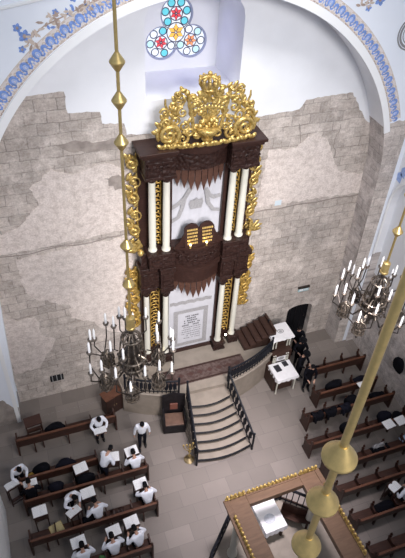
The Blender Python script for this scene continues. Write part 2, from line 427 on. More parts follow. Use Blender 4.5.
for a in (30, 150, 270):
    ca, sa = cos(radians(a)), sin(radians(a)); lead.tube([W_(RX + .29 * ca, RZ + .29 * sa, .034), W_(RX + .5 * ca, RZ + .5 * sa, .034)], .012, 4)
lead.build('window_lead', M['lead'], win)

# arch wall in front of the niche
FY = -.9
arc = [(AX + AR * cos(t), AZ + AR * sin(t)) for t in [pi * i / 64 for i in range(65)]]
hole = [(AX + AR, 0.001)] + arc + [(-AR, 0.001)]
hole[0] = (AX + AR + .2, .001); hole[-1] = (-AR - .45, .001)
right_stone = jag([(5.5, 10.9), (6.35, 10.85), (6.7, 10.95), (7.1, 10.95), (7.9, 11.0)], .03)
left_stone = jag([(-10.5, 1.1), (-8.2, 1.2), (-7.5, 1.5), (-7.2, .9), (-6.6, .8)], .04)
def cl(x, y):
    if inpoly(x, y, hole): return None
    if x > 5: return 1 if below(x, y, right_stone) and x < 7.32 + max(0, (7.6 - y)) * .0 else 0
    if x < -6: return 2 if below(x, y, left_stone) else 0
    return 0
mb = MB(); cdt([(-10.5, 0), (7.6, 0), (7.6, 18), (-10.5, 18)], [hole], [right_stone, left_stone, [(7.25, 0.01), (7.25, 10.8)]], cl, lambda x, y: V((x, FY, y)), mb)
struct(mb.build('wall_arch', [mat('pale_blue_plaster', (.85, .885, .96), .9, var=.02, scale=.8), M['stone_low'], M['greyrock']]))
mb = MB()
hp = [(AX + AR + .2, 0), (AX + AR + .2, 3), (AX + AR + .12, 6), (AX + AR + .02, 8)] + [(AX + AR * cos(t), AZ + AR * sin(t)) for t in [pi * i / 96 for i in range(97)]] + [(-AR - .45, 0)]
for a, b in zip(hp, hp[1:]):
    mb.mi = 1 if a[0] > 4 and a[1] < 10.7 else 0
    mb.add([(a[0], FY, a[1]), (b[0], FY, b[1]), (b[0], 0, b[1]), (a[0], 0, a[1])], [(0, 1, 2, 3)])
mb.mi = 0
struct(mb.build('trim_10', [M['white'], M['stone_side']]))
# bright rim of the arch and pier corners
mb = MB()
T = [pi * (.093 + .895 * i / 90) for i in range(91)]
for t0, t1 in zip(T, T[1:]):
    q = []
    for t in (t0, t1):
        for r, y in ((AR - .012, FY + .02), (AR - .012, FY - .035), (AR + .2, FY - .035), (AR + .2, FY)): q.append((AX + r * cos(t), y, AZ + r * sin(t)))
    mb.add(q, [(0, 1, 5, 4), (1, 2, 6, 5), (2, 3, 7, 6)])
struct(mb.build('trim_11', M['edge']))
mb = MB(); mb.box((-7.13, FY - .02, 4.3), (.14, .05, 8.6)); struct(mb.build('trim_12', M['edge']))
# painted frieze on the arch face
def P(u, r, lift=.006):                        # u = metres along the band, r = metres out from the arch edge
    t = pi / 2 - u * .74 / (AR + .45); R = AR + .225 + (r - .235) * .72
    return V((AX + R * cos(t), FY - lift, AZ + R * sin(t)))
def ribbon(mb, pts, w, lift=.006, fn=None):
    fn = fn or P; pts = [V(p) for p in pts]; L = []
    for i, p in enumerate(pts):
        t = (pts[min(i + 1, len(pts) - 1)] - pts[max(i - 1, 0)]); t = t.normalized() if t.length > 1e-9 else V((1, 0))
        nn = V((-t.y, t.x)); ww = w[i] if isinstance(w, (list, tuple)) else w
        L += [fn(*(p + nn * ww / 2), lift), fn(*(p - nn * ww / 2), lift)]
    mb.add(L, [(2 * i, 2 * i + 1, 2 * i + 3, 2 * i + 2) for i in range(len(pts) - 1)])
fb, fl, fg, fw = MB(), MB(), MB(), MB()
PER = .60; U0 = -10.0; k = 0
def arcp(cx, cy, rx, ry, a0, a1, n=12): return [(cx + rx * cos(radians(a0 + (a1 - a0) * i / n)), cy + ry * sin(radians(a0 + (a1 - a0) * i / n))) for i in range(n + 1)]
u = -13.8
while u < 11.8:
    # blue horseshoe loop standing on the inner edge, beige scrolls round it, a smaller knot between
    ribbon(fb, arcp(u, .50, .115, .15, -60, 240, 16), [.05 + .06 * sin(pi * i / 16) for i in range(17)])
    ribbon(fb, [(u - .06, .38), (u - .13, .33), (u - .19, .36), (u - .2, .42)], [.03, .075, .075, .03])
    ribbon(fb, [(u + .06, .38), (u + .13, .33), (u + .19, .36), (u + .2, .42)], [.03, .075, .075, .03])
    ribbon(fl, arcp(u, .48, .045, .075, 0, 360, 12), .045, .007)
    ribbon(fb, arcp(u + PER / 2, .47, .075, .10, -40, 220, 12), [.04 + .08 * sin(pi * i / 12) for i in range(13)])
    ribbon(fl, [(u + PER / 2, .42), (u + PER / 2, .33)], [.06, .02], .007)
    for sx in (-1, 1):
        ribbon(fg, arcp(u + sx * .21, .60, .05, .05, 0, 300, 10), .04, .005)
        ribbon(fg, arcp(u + sx * .10, .70, .06, .03, 0, 180, 8), .04, .005)
        ribbon(fg, arcp(u + sx * .24, .30, .05, .04, 180, 420, 8), .04, .005)
        ribbon(fw, arcp(u + sx * .07, .285, .05, .03, 180, 360, 8), .035, .005)
        ribbon(fw, arcp(u + sx * .17, .52, .03, .06, 60, 300, 8), .035, .005)
    u += PER
for r in (.235, .765): ribbon(fg, [(-13.9 + i * .15, r) for i in range(172)], .02, .005)
ff = MB(); ribbon(ff, [(-13.9 + i * .15, .5) for i in range(172)], .53, .003)
struct(ff.build('trim_13', mat('cream_wall_paint', (.74, .68, .66), .9, var=.05)))
struct(fb.build('trim_14', M['blue'])); struct(fl.build('trim_15', M['lightblue'])); struct(fg.build('trim_16', M['beige'])); struct(fw.build('trim_17', M['brownp']))
# painted arabesques above the frieze
def leafpoly(cx, cz, l, w, a): return [V((cx, cz)) + V((cos(a) * u_ - sin(a) * v_, sin(a) * u_ + cos(a) * v_)) for u_, v_ in ((-l / 2, 0), (-l / 5, w / 2), (l / 6, w / 2), (l / 2, 0), (l / 6, -w / 2), (-l / 5, -w / 2))]
ab, ag, an = MB(), MB(), MB()
def lf(m, cx, cz, l, w, a, lift=.006): m.add([(q.x, FY - lift, q.y) for q in leafpoly(cx, cz, l, w, a)], [(0, 1, 2, 3, 4, 5)])
def flower(cx, cz, s):
    for i in range(5): lf(ab, cx + s * .45 * cos(i * 1.256), cz + s * .45 * sin(i * 1.256), s * .75, s * .55, i * 1.256)
    lf(an, cx, cz, s * .5, s * .5, 0, .008)
for cx, cz, s in ((-4.86, 14.72, .14), (-4.72, 14.52, .2), (-4.82, 14.22, .12), (-3.95, 15.02, .1), (-3.5, 15.3, .12), (-3.2, 15.12, .09), (-2.75, 15.42, .2), (4.62, 14.62, .13), (4.95, 14.82, .22), (5.4, 14.95, .16)): flower(cx, cz, s)
sp = [(-4.7, 14.3), (-4.55, 14.5), (-4.25, 14.72), (-3.9, 14.86), (-3.5, 15.02), (-3.1, 15.18), (-2.7, 15.3)]
ribbon(an, sp, .03, .006, lambda a, b, l: V((a, FY - l, b)))
for i in range(60):
    t = random.random(); j = min(int(t * 6), 5); f = t * 6 - j
    cx = sp[j][0] + (sp[j + 1][0] - sp[j][0]) * f + random.uniform(-.16, .16); cz = sp[j][1] + (sp[j + 1][1] - sp[j][1]) * f + random.uniform(-.14, .14)
    lf(random.choice((ag, an, ag, ab)), cx, cz, random.uniform(.10, .2), .06, random.uniform(0, pi), .006 + i * 1e-4)
for i in range(14): lf(random.choice((ag, an)), 4.35 + random.uniform(-.3, .5), 14.82 + random.uniform(-.16, .16), .18, .07, random.uniform(0, pi), .006 + i * 1e-4)
struct(ab.build('trim_18', M['blue'])); struct(ag.build('trim_19', M['beige'])); struct(an.build('trim_20', M['brownp']))
# painted medallion at the right
mb = MB()
for i, (r, w) in enumerate(((.50, .05), (.42, .07), (.33, .03))): ribbon(mb, arcp(6.36, 13.82, r, r, 0, 360, 32), w, .006 + i * .001, lambda a, b, l: V((a, FY - l, b)))
struct(mb.build('trim_21', mat('grey_wall_paint', (.28, .27, .28), .85)))
# moulding at top left
mb = MB(); mb.tube([(-9 + i * .5, FY - .02, 15.18 + .13 * (-3.84 + i * .5) + .04 * max(0, -3.84 + i * .5) ** 2) for i in range(16)], .05, 6)
struct(mb.build('trim_22', M['edge'], smooth=True))

# right side: stone below, white above, shallow arch in front of it
def yz(x): return lambda a, b: V((x, a, b))
rs = jag([(-18.6, 4.1), (-9, 4.0), (-2.6, 4.03), (-.9, 4.08)], .03)
mb = MB(); cdt([(-18.6, 0), (-.5, 0), (-.5, 12), (-18.6, 12)], [], [rs], lambda x, y: 1 if (below(x, y, rs) or (x > -.9 and y < 4.05)) else 0, yz(7.75), mb)
struct(mb.build('wall_right', [M['white'], M['stone_side']]))
rh = [(-17.2, .001)] + [(-9.05 - 8.1 * cos(t), 7.55 + 3.2 * sin(t) ** .9) for t in [pi * i / 40 for i in range(41)]] + [(-.97, 5.2), (-.97, .001)]
mb = MB(); cdt([(-18.6, 0), (FY, 0), (FY, 18), (-18.6, 18)], [rh], [[(-.97, 5.2), (FY, 5.2)]], lambda x, y: None if inpoly(x, y, rh) else (1 if y < 5.2 and x > -2 else 0), yz(7.42), mb)
for a, b in zip(rh, rh[1:]):
    mb.mi = 1 if a[1] < 5.3 and a[0] > -2 else 0; mb.add([(7.42, a[0], a[1]), (7.42, b[0], b[1]), (7.75, b[0], b[1]), (7.75, a[0], a[1])], [(0, 1, 2, 3)])
struct(mb.build('wall_right_arch', [M['white'], M['stone_side']]))
mb = MB(); rim = rh[1:-1]
mb.tube([(7.40, a, b) for a, b in rim], .05, 6); struct(mb.build('trim_23', M['edge'], smooth=True))
fr = MB()
for i in range(1, 40):
    a, b = rh[i]; fr.add([(7.412, a + du, b + .62 + dv) for du, dv in ((-.12, -.2), (.1, -.16), (.14, .1), (0, .22), (-.14, .12))], [(0, 1, 2, 3, 4)])
struct(fr.build('trim_24', M['lightblue']))
# left side: white pilaster near the pews, wall further out, wall behind the viewer
mb = MB(); mb.b2((-8.75, -18.6, 0), (-7.98, -4.45, 18)); mb.lathe([(.25, 0), (.25, 18)], (-8.23, -4.45, 0), 20); struct(mb.build('wall_left', M['edge']))
mb = MB(); mb.b2((-10.5, -4.4, 0), (-10.3, -.9, 18)); mb.b2((-10.3, -4.4, 0), (-8.75, -4.2, 18)); struct(mb.build('wall_left_recess', M['white']))
mb = MB(); mb.b2((-8.75, -18.8, 0), (7.75, -18.6, 18)); struct(mb.build('wall_front', M['white']))

# door in the back wall
mb = MB()
for a, b in zip(dh[1:], dh[2:] + dh[:1]): mb.add([(a[0], 0, a[1]), (b[0], 0, b[1]), (b[0], .35, b[1]), (a[0], .35, a[1])], [(0, 1, 2, 3)])
struct(mb.build('trim_25', M['stone_low']))
dr = struct(thing('door_1', 'black arched door in the back wall behind the men in black', 'door', (5.22, .28, 0)))
mb = MB(); mb.prism([(x - 5.22, z) for x, z in dh], lambda u, v, w: V((u, w, v)), .06); mb.build('door_leaf', M['door'], dr)
mb = MB()
for x in (-.3, 0, .3): mb.box((x, -.012, .95), (.02, .02, 1.75))
mb.build('door_batten', M['blackwood'], dr)
mb = MB(); mb.tube([(.42, -.02, 1.0), (.42, -.07, 1.0), (.42, -.07, 1.15), (.42, -.02, 1.15)], .012, 6); mb.build('door_handle', M['iron'], dr)

# ------------------------------------------------------------ platform, stairs, rails
PC, PR, PZ = 3.1, 5.69, 1.36
th = lambda x: PC - sqrt(PR * PR - x * x)
plan = [(x, th(x)) for x in [-3.15 + i * (3.15 - 1.02) / 20 for i in range(21)]]
plan2 = [(x, th(x)) for x in [.76 + i * (3.15 - .76) / 20 for i in range(21)]]
poly = [(-3.3, -.03)] + plan + plan2 + [(3.3, -.03)]
mb = MB(); mb.prism(poly, lambda u, v, w: V((u, v, w)), PZ)
struct(mb.build('floor_platform', M['platform']))
mb = MB()
for pl in (plan, plan2): mb.tube([(x, y - .02, PZ - .02) for x, y in pl], .05, 6)
struct(mb.build('trim_26', M['platform'], smooth=True))
# steps with dark nosings
st = struct(thing('floor_steps', 'stone steps with dark nosings rising to the platform of the ark', 'steps', (0, 0, 0)))
NS = 8; tops = [(-.85, .82, -2.62), (-1.12, 1.02, -4.72)]
for i in range(NS - 1):
    z = PZ * (i + 1) / NS
    f0 = i / (NS - 1); yf = -4.72 + (4.72 - 2.75) * f0
    xl, xr = -1.12 + .22 * f0, 1.01 - .27 * f0
    front = [(xl + (xr - xl) * t, yf - .16 * sin(pi * t)) for t in [k / 12 for k in range(13)]]
    mb = MB(); mb.prism(front + [(xr, -2.3), (xl, -2.3)], lambda u, v, w: V((u, v, w)), z); s_ = mb.build('step', M['platform'], st)
    mb = MB(); mb.tube([(x, y + .0, z) for x, y in front], .028, 6); mb.tube([(x, y - .012, z - .07) for x, y in front], .012, 5); mb.build('step_nosing', M['black'], s_)
def railing(name, label, pts, h, group=None, every=.17, top=.035, panel=False):
    base = V(pts[0]); r = thing(name, label, 'railing', base, 0, group)
    L = [V(p) - base for p in pts]
    mb = MB(); mb.tube([p + V((0, 0, h)) for p in L], top, 6); mb.build('handrail', M['black'], r)
    mb = MB(); mb.tube([p + V((0, 0, .1)) for p in L], .02, 6); mb.build('bottom_rail', M['black'], r)
    tot = sum((b - a).length for a, b in zip(L, L[1:])); n = max(2, int(tot / every)); acc = 0
    for i in range(n + 1):
        d = tot * i / n; q = None; rem = d
        for a, b in zip(L, L[1:]):
            l = (b - a).length
            if rem <= l + 1e-6: q = a + (b - a) * (rem / l); break
            rem -= l
        if q is None: q = L[-1]
        big = i in (0, n)
        mb = MB(); w = .04 if big else .02
        mb.cyl(q, q + V((0, 0, h + (.12 if big else 0))), w, w, 8)
        if big: mb.ball(q + V((0, 0, h + .15)), .05, 8, 6)
        elif panel: mb.box(q + V((0, 0, h * .55)), (.12, .06, h * .42))
        mb.build('newel_post' if big else 'baluster', M['black'], r)
    return r
railing('stair_railing', 'black iron handrail down the left side of the stone steps', [(-1.17, -4.82, 0.0), (-.92, -2.78, PZ)], .88, 'stair railings', .26, .04, True)
railing('stair_railing', 'black iron handrail down the right side of the stone steps', [(1.06, -4.82, 0.0), (.76, -2.78, PZ)], .88, 'stair railings', .26, .04, True)
railing('platform_railing', 'black iron railing on the curved platform edge right of the steps', [(x, y + .06, PZ) for x, y in plan2[1:]], .70, None, .15, .04, True)
railing('platform_railing', 'black iron railing on the curved platform edge left of the steps, behind the chandelier', [(x, y + .06, PZ) for x, y in plan[1:-1]], .70, None, .15, .04, True)
for i in range(5):
    mb = MB(); mb.b2((3.3 + i * .24, -.62, 0), (3.54 + i * .24, -.03, 1.1 - .22 * i)); struct(mb.build('floor_side_steps', M['platform']))
railing('platform_railing', 'short sloping black railing between the lectern and the black door', [(3.42, -.56, 1.1), (4.38, -.56, .22)], .9, None, .14, .03, True)
# rug
mb = MB(); mb.b2((-1.9, -2.1, PZ), (1.9, -1.3, PZ + .015)); rg = tag(mb.build('carpet_runner', M['rug']), 'dark patterned carpet runner on the platform in front of the ark', 'carpet')
mb = MB()
for y in (-2.04, -1.36): mb.b2((-1.85, y - .03, PZ + .014), (1.85, y + .03, PZ + .019))
mb.build('carpet_border', M['plain'], rg)
for i in range(9):
    mb = MB(); x = -1.6 + i * .4
    mb.prism([(x - .14, -1.7), (x, -1.82), (x + .14, -1.7), (x, -1.58)], lambda u, v, w: V((u, v, PZ + .014 + w)), .004); mb.build('carpet_motif', M['cover'], rg)

# ------------------------------------------------------------ the ark
ark = thing('torah_ark', 'tall two-storey carved dark wooden ark with cream columns and gilded crest on the stone wall', 'ark', (0, 0, PZ))
def A(mb, name, m, **k):
    for i, v in enumerate(mb.v): mb.v[i] = v - V((0, 0, PZ))
    return mb.build(name, m, k.pop('parent', ark), **k)
WD = M['wood']
# back boards
mb = MB(); mb.b2((-1.95, -.22, PZ), (1.95, -.005, 10.85)); A(mb, 'back_panel', M['plain'])
# lower pedestals
for sx in (-1, 1):
    mb = MB()
    mb.b2((sx * .92, -.80, PZ), (sx * 1.34, -.22, 1.72)); mb.b2((sx * .88, -.84, 1.66), (sx * 1.38, -.22, 1.75)); mb.b2((sx * .88, -.84, PZ), (sx * 1.38, -.22, PZ + .08))
    mb.b2((sx * 1.6, -.62, PZ), (sx * 2.03, -.22, 1.72)); mb.b2((sx * 1.57, -.66, 1.66), (sx * 2.06, -.22, 1.75))
    A(mb, 'pedestal', WD, bevel=.012)
colp = [(.145, 0), (.15, .05), (.125, .09), (.118, .14), (.118, .2)]
def column(x, y, z0, z1, r):
    mb = MB(); k = r / .118
    mb.lathe([(.15 * k, z0), (.15 * k, z0 + .05), (.125 * k, z0 + .09), (r, z0 + .14), (r * 1.02, z0 + (z1 - z0) * .4), (r * .9, z1)], (x, y, 0), 20)
    c = A(mb, 'column', M['column'], smooth=True, angle=50)
    mb = MB(); mb.lathe([(r * .95, z1 - .02), (r * 1.2, z1 + .04), (r * 1.1, z1 + .1), (r * 1.7, z1 + .28), (r * 1.7, z1 + .34)], (x, y, 0), 16)
    for i in range(8):
        a = 2 * pi * i / 8; mb.ball((x + r * 1.35 * cos(a), y + r * 1.35 * sin(a), z1 + .2), (.05, .05, .08), 6, 5)
    A(mb, 'capital', WD, parent=c)
    for ob in (c.children[0],): pass
for sx in (-1, 1):
    column(sx * 1.118, -.58, 1.75, 4.88, .112); column(sx * 1.80, -.40, 1.75, 4.88, .112)
    column(sx * 1.122, -.60, 7.05, 9.79, .122); column(sx * 1.575, -.52, 7.05, 9.79, .122)
# gilded lattice between each pair of columns
for sx in (-1, 1):
    for xc, z0, z1, w, y in ((1.46, 1.9, 5.1, .34, -.30), (1.35, 7.1, 9.8, .24, -.34)):
        bk = MB(); bk.b2((sx * (xc - w / 2), -.24, z0), (sx * (xc + w / 2), -.215, z1)); bk = A(bk, 'lattice_backing', WD)
        mb = MB(); n = int((z1 - z0) / .16)
        for i in range(n):
            z = z0 + .08 + i * (z1 - z0 - .1) / n; s = 1 if i % 2 else -1; X = sx * xc
            mb.tube([(X + s * w * .45 * cos(t), y, z + .09 * sin(t) + .02 * t) for t in [k * pi / 5 - .6 for k in range(7)]], .024, 6)
            mb.ball((X - s * w * .12, y - .01, z), (.045, .03, .05), 6, 5)
        for s in (-1, 1): mb.tube([(sx * xc + s * w / 2, y, z0), (sx * xc + s * w / 2, y, z1)], .016, 5)
        A(mb, 'gilt_lattice', M['gold2'], smooth=True, angle=80)
# bow-fronted entablatures
def bow(x, hw=.9, y0=-.55, d=.5): return y0 - d * (cos(pi * x / hw / 2) ** 1.0 if abs(x) < hw else 0)
def bowslab(mb, z0, z1, hw, y0, d, yb=-.2):
    pts = [(-hw + 2 * hw * i / 24, 0) for i in range(25)]; pts = [(x, bow(x, hw, y0, d)) for x, _ in pts]
    mb.prism([(-hw, yb)] + pts + [(hw, yb)], lambda u, v, w: V((u, v, z0 + w)), z1 - z0)
# mid level: lower entablature blocks and balcony
for sx in (-1, 1):
    mb = MB()
    for a, b, yf in ((.88, 1.36, -.86), (1.50, 2.04, -.70)):
        mb.b2((sx * a, yf + .06, 5.2), (sx * b, -.2, 6.3)); mb.b2((sx * (a - .03), yf - .06, 6.2), (sx * (b + .05), -.2, 6.42)); mb.b2((sx * (a - .02), yf, 5.32), (sx * (b + .02), -.2, 5.46))
        mb.b2((sx * (a + .08), yf + .03, 5.56), (sx * (b - .08), -.2, 6.08))
    mb.b2((sx * 1.3, -.6, 5.3), (sx * 1.6, -.2, 6.3))
    A(mb, 'entablature', WD, bevel=.012)
    mb = MB()
    mb.b2((sx * .88, -.86, 6.42), (sx * 1.78, -.2, 6.95)); mb.b2((sx * .86, -.88, 6.95), (sx * 1.82, -.2, 7.05)); mb.b2((sx * .98, -.885, 6.55), (sx * 1.68, -.86, 6.85))
    mb.b2((sx * 1.76, -.6, 6.42), (sx * 2.0, -.2, 7.0))
    A(mb, 'column_plinth', WD, bevel=.012)
    for i in range(3):
        pass
mb = MB(); bowslab(mb, 6.32, 7.08, .92, -.62, .34); A(mb, 'balcony_front', WD)
mb = MB(); bowslab(mb, 7.06, 7.16, .95, -.66, .36); bowslab(mb, 6.16, 6.34, .95, -.68, .40); A(mb, 'balcony_ledge', M['plain'])
mb = MB(); bowslab(mb, 5.45, 6.18, .90, -.52, .32); A(mb, 'lower_frieze', M['plain'])
# carved swag on the balcony front
for sx in (-1, 1):
    for k in range(3):
        c = sx * (.16 + .24 * k); mb = MB()
        mb.tube([(c + .10 * (1 - t / 9) * cos(sx * t), bow(c, .92, -.62, .34) - .01, 6.7 + .13 * (1 - t / 9) * sin(t)) for t in [i * .6 for i in range(13)]], .022, 5)
        A(mb, 'carved_scroll', WD)
# lambrequin of wooden slats, lower and upper
def lambrequin(zt, tips, hw, y0, d, name):
    n = len(tips); top = MB()
    for i, zt2 in enumerate(tips):
        x0 = -hw + 2 * hw * i / n; x1 = -hw + 2 * hw * (i + 1) / n; xm = (x0 + x1) / 2
        mb = MB(); y = bow(xm, hw + .05, y0, d); g = .012
        ya, yb = bow(x0, hw + .05, y0, d), bow(x1, hw + .05, y0, d)
        def f(u, v, w, x0=x0, x1=x1, ya=ya, yb=yb): return V((u, ya + (yb - ya) * (u - x0) / (x1 - x0) + w, v))
        mb.prism([(x0 + g, zt), (x0 + g, zt2 + .34), (xm, zt2), (x1 - g, zt2 + .34), (x1 - g, zt)], f, .05)
        A(mb, name, M['slat'])
lambrequin(5.75, [5.0, 4.85, 4.7, 4.6, 4.6, 4.7, 4.85, 5.0], .86, -.50, .26, 'lambrequin_slat')
lambrequin(10.1, [9.42, 9.36, 9.3, 9.26, 9.26, 9.3, 9.36, 9.42], .84, -.42, .26, 'lambrequin_slat')
# top entablature
for sx in (-1, 1):
    mb = MB()
    mb.b2((sx * .9, -.86, 10.02), (sx * 1.86, -.2, 10.8)); mb.b2((sx * .94, -.89, 10.2), (sx * 1.34, -.2, 10.62)); mb.b2((sx * 1.40, -.89, 10.2), (sx * 1.8, -.2, 10.62))
    mb.b2((sx * .88, -.9, 10.0), (sx * 1.88, -.2, 10.12))
    A(mb, 'entablature', WD, bevel=.012)
    mb = MB(); mb.b2((sx * .84, -.97, 10.86), (sx * 2.04, -.02, 10.97)); mb.b2((sx * .88, -.92, 10.76), (sx * 1.95, -.02, 10.87)); A(mb, 'cornice', M['plain'], bevel=.02)
    for a in range(5):
        x = sx * (.98 + a * .2); mb = MB(); mb.tube([(x + .07 * (1 - t / 8) * cos(t), -.9, 10.42 + .09 * (1 - t / 8) * sin(t)) for t in [i * .6 for i in range(12)]], .018, 5); A(mb, 'carved_scroll', WD)
mb = MB(); bowslab(mb, 10.05, 10.75, .90, -.46, .26); A(mb, 'upper_frieze', WD)
mb = MB(); bowslab(mb, 10.72, 10.97, .92, -.56, .34, -.02); A(mb, 'cornice', M['plain'])
# curtain frames + curtains
def cur(z0, z1, hw, y, name, waves, amp):
    mb = MB(); nx, nz = 60, 12; vs = []
    for j in range(nz + 1):
        for i in range(nx + 1):
            x = -hw + 2 * hw * i / nx; vs.append((x, y - amp * sin(waves * x / hw * pi + .7 * sin(j * .5)) * (.5 + .5 * j / nz), z0 + (z1 - z0) * j / nz))
    mb.add(vs, [(j * (nx + 1) + i, j * (nx + 1) + i + 1, (j + 1) * (nx + 1) + i + 1, (j + 1) * (nx + 1) + i) for j in range(nz) for i in range(nx)])
    k = len(vs); mb.b2((-hw, y + .04, z0), (hw, y + .05, z1))
    return A(mb, name, M['curtain'], smooth=True)
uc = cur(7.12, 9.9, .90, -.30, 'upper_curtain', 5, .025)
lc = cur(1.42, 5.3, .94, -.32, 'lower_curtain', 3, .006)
def onA(y): return lambda a, b, l: V((a, y - l, b - PZ))
mb = MB()
ribbon(mb, [(-.88, 8.5), (-.65, 8.62), (-.4, 8.85), (-.2, 9.2)], .15, 0, onA(-.345)); ribbon(mb, [(-.88, 7.95), (-.62, 8.1), (-.5, 8.45), (-.42, 8.8)], .14, 0, onA(-.348))
ribbon(mb, [(.85, 8.75), (.62, 8.7), (.45, 8.8), (.3, 9.1)], .15, 0, onA(-.345)); ribbon(mb, [(.86, 8.15), (.62, 8.2), (.42, 8.5), (.34, 9.0)], .14, 0, onA(-.348))
cr = [(-.2, 8.35), (.18, 8.35), (.24, 8.6), (.2, 8.74), (.08, 8.7), (0, 8.78), (-.1, 8.7), (-.22, 8.72), (-.27, 8.58)]
mb.add([(x, -.35, z - PZ) for x, z in cr], [tuple(range(9))])
mb.build('embroidery', M['greytrim'], uc)
mb = MB(); L2 = onA(-.34)
ribbon(mb, [(-.86 + i * .12, 4.02 + .03 * sin(i * 2.2) - .0 * i) for i in range(15)], .17, 0, L2)
for pts in ([(-.62, 1.6), (-.62, 3.6)], [(.62, 1.6), (.62, 3.6)], [(-.71, 3.52), (.71, 3.52)], [(-.71, 1.66), (.71, 1.66)]): ribbon(mb, pts, .17, 0 if pts[0][0] == pts[1][0] else .002, L2)
mb.build('silver_frame', M['greytrim'], lc)
rr = random.Random(3)
for row in range(11):
    mb = MB()
    z = 3.22 - row * .125; x = -.36 + (.14 if row in (0, 1) else 0); e = .40 - (.14 if row in (0, 1) else 0); big = row < 5
    while x < e:
        w = rr.uniform(.025, .07)
        if rr.random() < .82: ribbon(mb, [(x, z), (x + w, z)], (.065 if big else .03), .002, L2)
        x += w + .022
    mb.build('embroidered_text_line', M['text'], lc)
# side posts by the curtains
for sx in (-1, 1):
    mb = MB(); mb.b2((sx * .88, -.44, 7.05), (sx * 1.0, -.2, 10.1)); mb.b2((sx * .94, -.42, 1.7), (sx * 1.0, -.2, 5.4)); A(mb, 'jamb_post', M['plain'])
mb = MB(); mb.b2((-.95, -.46, PZ + .0), (.95, -.2, 1.44)); A(mb, 'threshold', M['plain'])
# tablets of the law
def tablet(cx):
    pts = [(cx - .27, 7.12), (cx + .27, 7.12), (cx + .27, 7.78)] + [(cx + .27 * cos(t), 7.78 + .24 * sin(t)) for t in [pi * i / 10 for i in range(1, 10)]] + [(cx - .27, 7.78)]
    return pts
tb = MB()
for cx in (-.27, .27): tb.prism(tablet(cx), lambda u, v, w: V((u, -.80 + .16 * (v - 7.12) - w, v)), .07)
tbo = A(tb, 'tablets', M['plain'])
for cx in (-.27, .27):
    for row in range(5):
        z = 7.80 - row * .125; x = cx - .17; mb = MB()
        while x < cx + .16:
            w = rr.uniform(.025, .055); y = -.875 + .16 * (z - 7.12)
            mb.b2((x, y - .012, z - .032 - PZ), (x + w, y + .012, z + .032 - PZ)); x += w + .018
        mb.build('gold_text_line', M['tile'], tbo)
for sx in (-1, 1):       # scroll shoulders beside the tablets
    mb = MB(); mb.prism([(sx * .54, 7.12), (sx * .9, 7.12), (sx * .85, 7.25), (sx * .68, 7.4), (sx * .54, 7.72)][::sx], lambda u, v, w: V((u, -.74 - w, v)), .05); A(mb, 'tablet_shoulder', M['plain'])
for x in (-.36, .22):
    mb = MB(); mb.lathe([(.03, 7.16), (.035, 7.2), (.015, 7.22), (.015, 7.27)], (x, -.93, 0), 8); l_ = A(mb, 'spot_lamp', M['brass'])
    mb = MB(); mb.ball((x, -.93, 7.31), .042, 8, 6); A(mb, 'bulb', M['flame'], parent=l_)
# gilded wings down the sides
def spiral(mb, cx, y, cz, r, turns, a0, dirn, th, n=18, r_in=.12):
    mb.tube([(cx + (r * (1 - (1 - r_in) * i / n)) * cos(a0 + dirn * turns * 2 * pi * i / n), y - .03 * i / n, cz + (r * (1 - (1 - r_in) * i / n)) * sin(a0 + dirn * turns * 2 * pi * i / n)) for i in range(n + 1)], [th * (1 - .45 * i / n) for i in range(n + 1)], 7)
def leaf(mb, c, l, w, a, y_r=.03):
    mb.ball(c, (l / 2, y_r, w / 2), 8, 6, Matrix.Rotation(-a, 3, 'Y'))
for sx in (-1, 1):
    for z0, z1, x0, w in ((6.75, 10.6, 2.08, .42), (3.05, 6.1, 2.26, .46)):
        mb = MB(); n = 6 if z0 > 5 else 5
        for i in range(n):
            z = z0 + (i + .5) * (z1 - z0) / n; s = 1 if i % 2 else -1
            spiral(mb, sx * (x0 + .03 * s), -.16, z, w * .52, 1.4, (pi / 2) * s, s * sx, .07)
            leaf(mb, (sx * (x0 + w * .38 * s), -.16, z + .22), .34, .17, sx * s * .9); leaf(mb, (sx * (x0 - w * .3 * s), -.18, z - .2), .34, .16, -sx * s * .7)
            leaf(mb, (sx * x0, -.2, z + .02), .18, .16, 0, .05)
        for i in range(2 * n):
            z = z0 + (i + .5) * (z1 - z0) / (2 * n); leaf(mb, (sx * (x0 + .12 * (1 if i % 2 else -1)), -.13, z), .34, .16, sx * (.5 if i % 2 else -.6) + pi / 2, .05)
        mb.tube([(sx * (x0 - .15 + .06 * sin(t * 2.2)), -.12, z0 + (z1 - z0) * t / 10) for t in range(11)], .05, 6)
        A(mb, 'gilt_wing', M['gold2'] if z0 < 5 else M['gold'], smooth=True, angle=80)
    mb = MB()
    for a, l in ((.9, .55), (.45, .55), (1.5, .4), (.05, .4)): leaf(mb, (sx * (2.02 + .24 * cos(a)), -.5, 7.12 + .26 * sin(a)), l, .15, a if sx > 0 else pi - a, .03)
    mb.lathe([(.09, 6.9), (.12, 7.0), (.05, 7.12)], (sx * 1.98, -.5, 0), 10)
    A(mb, 'gilt_leaf_finial', M['gold'], smooth=True, angle=80)
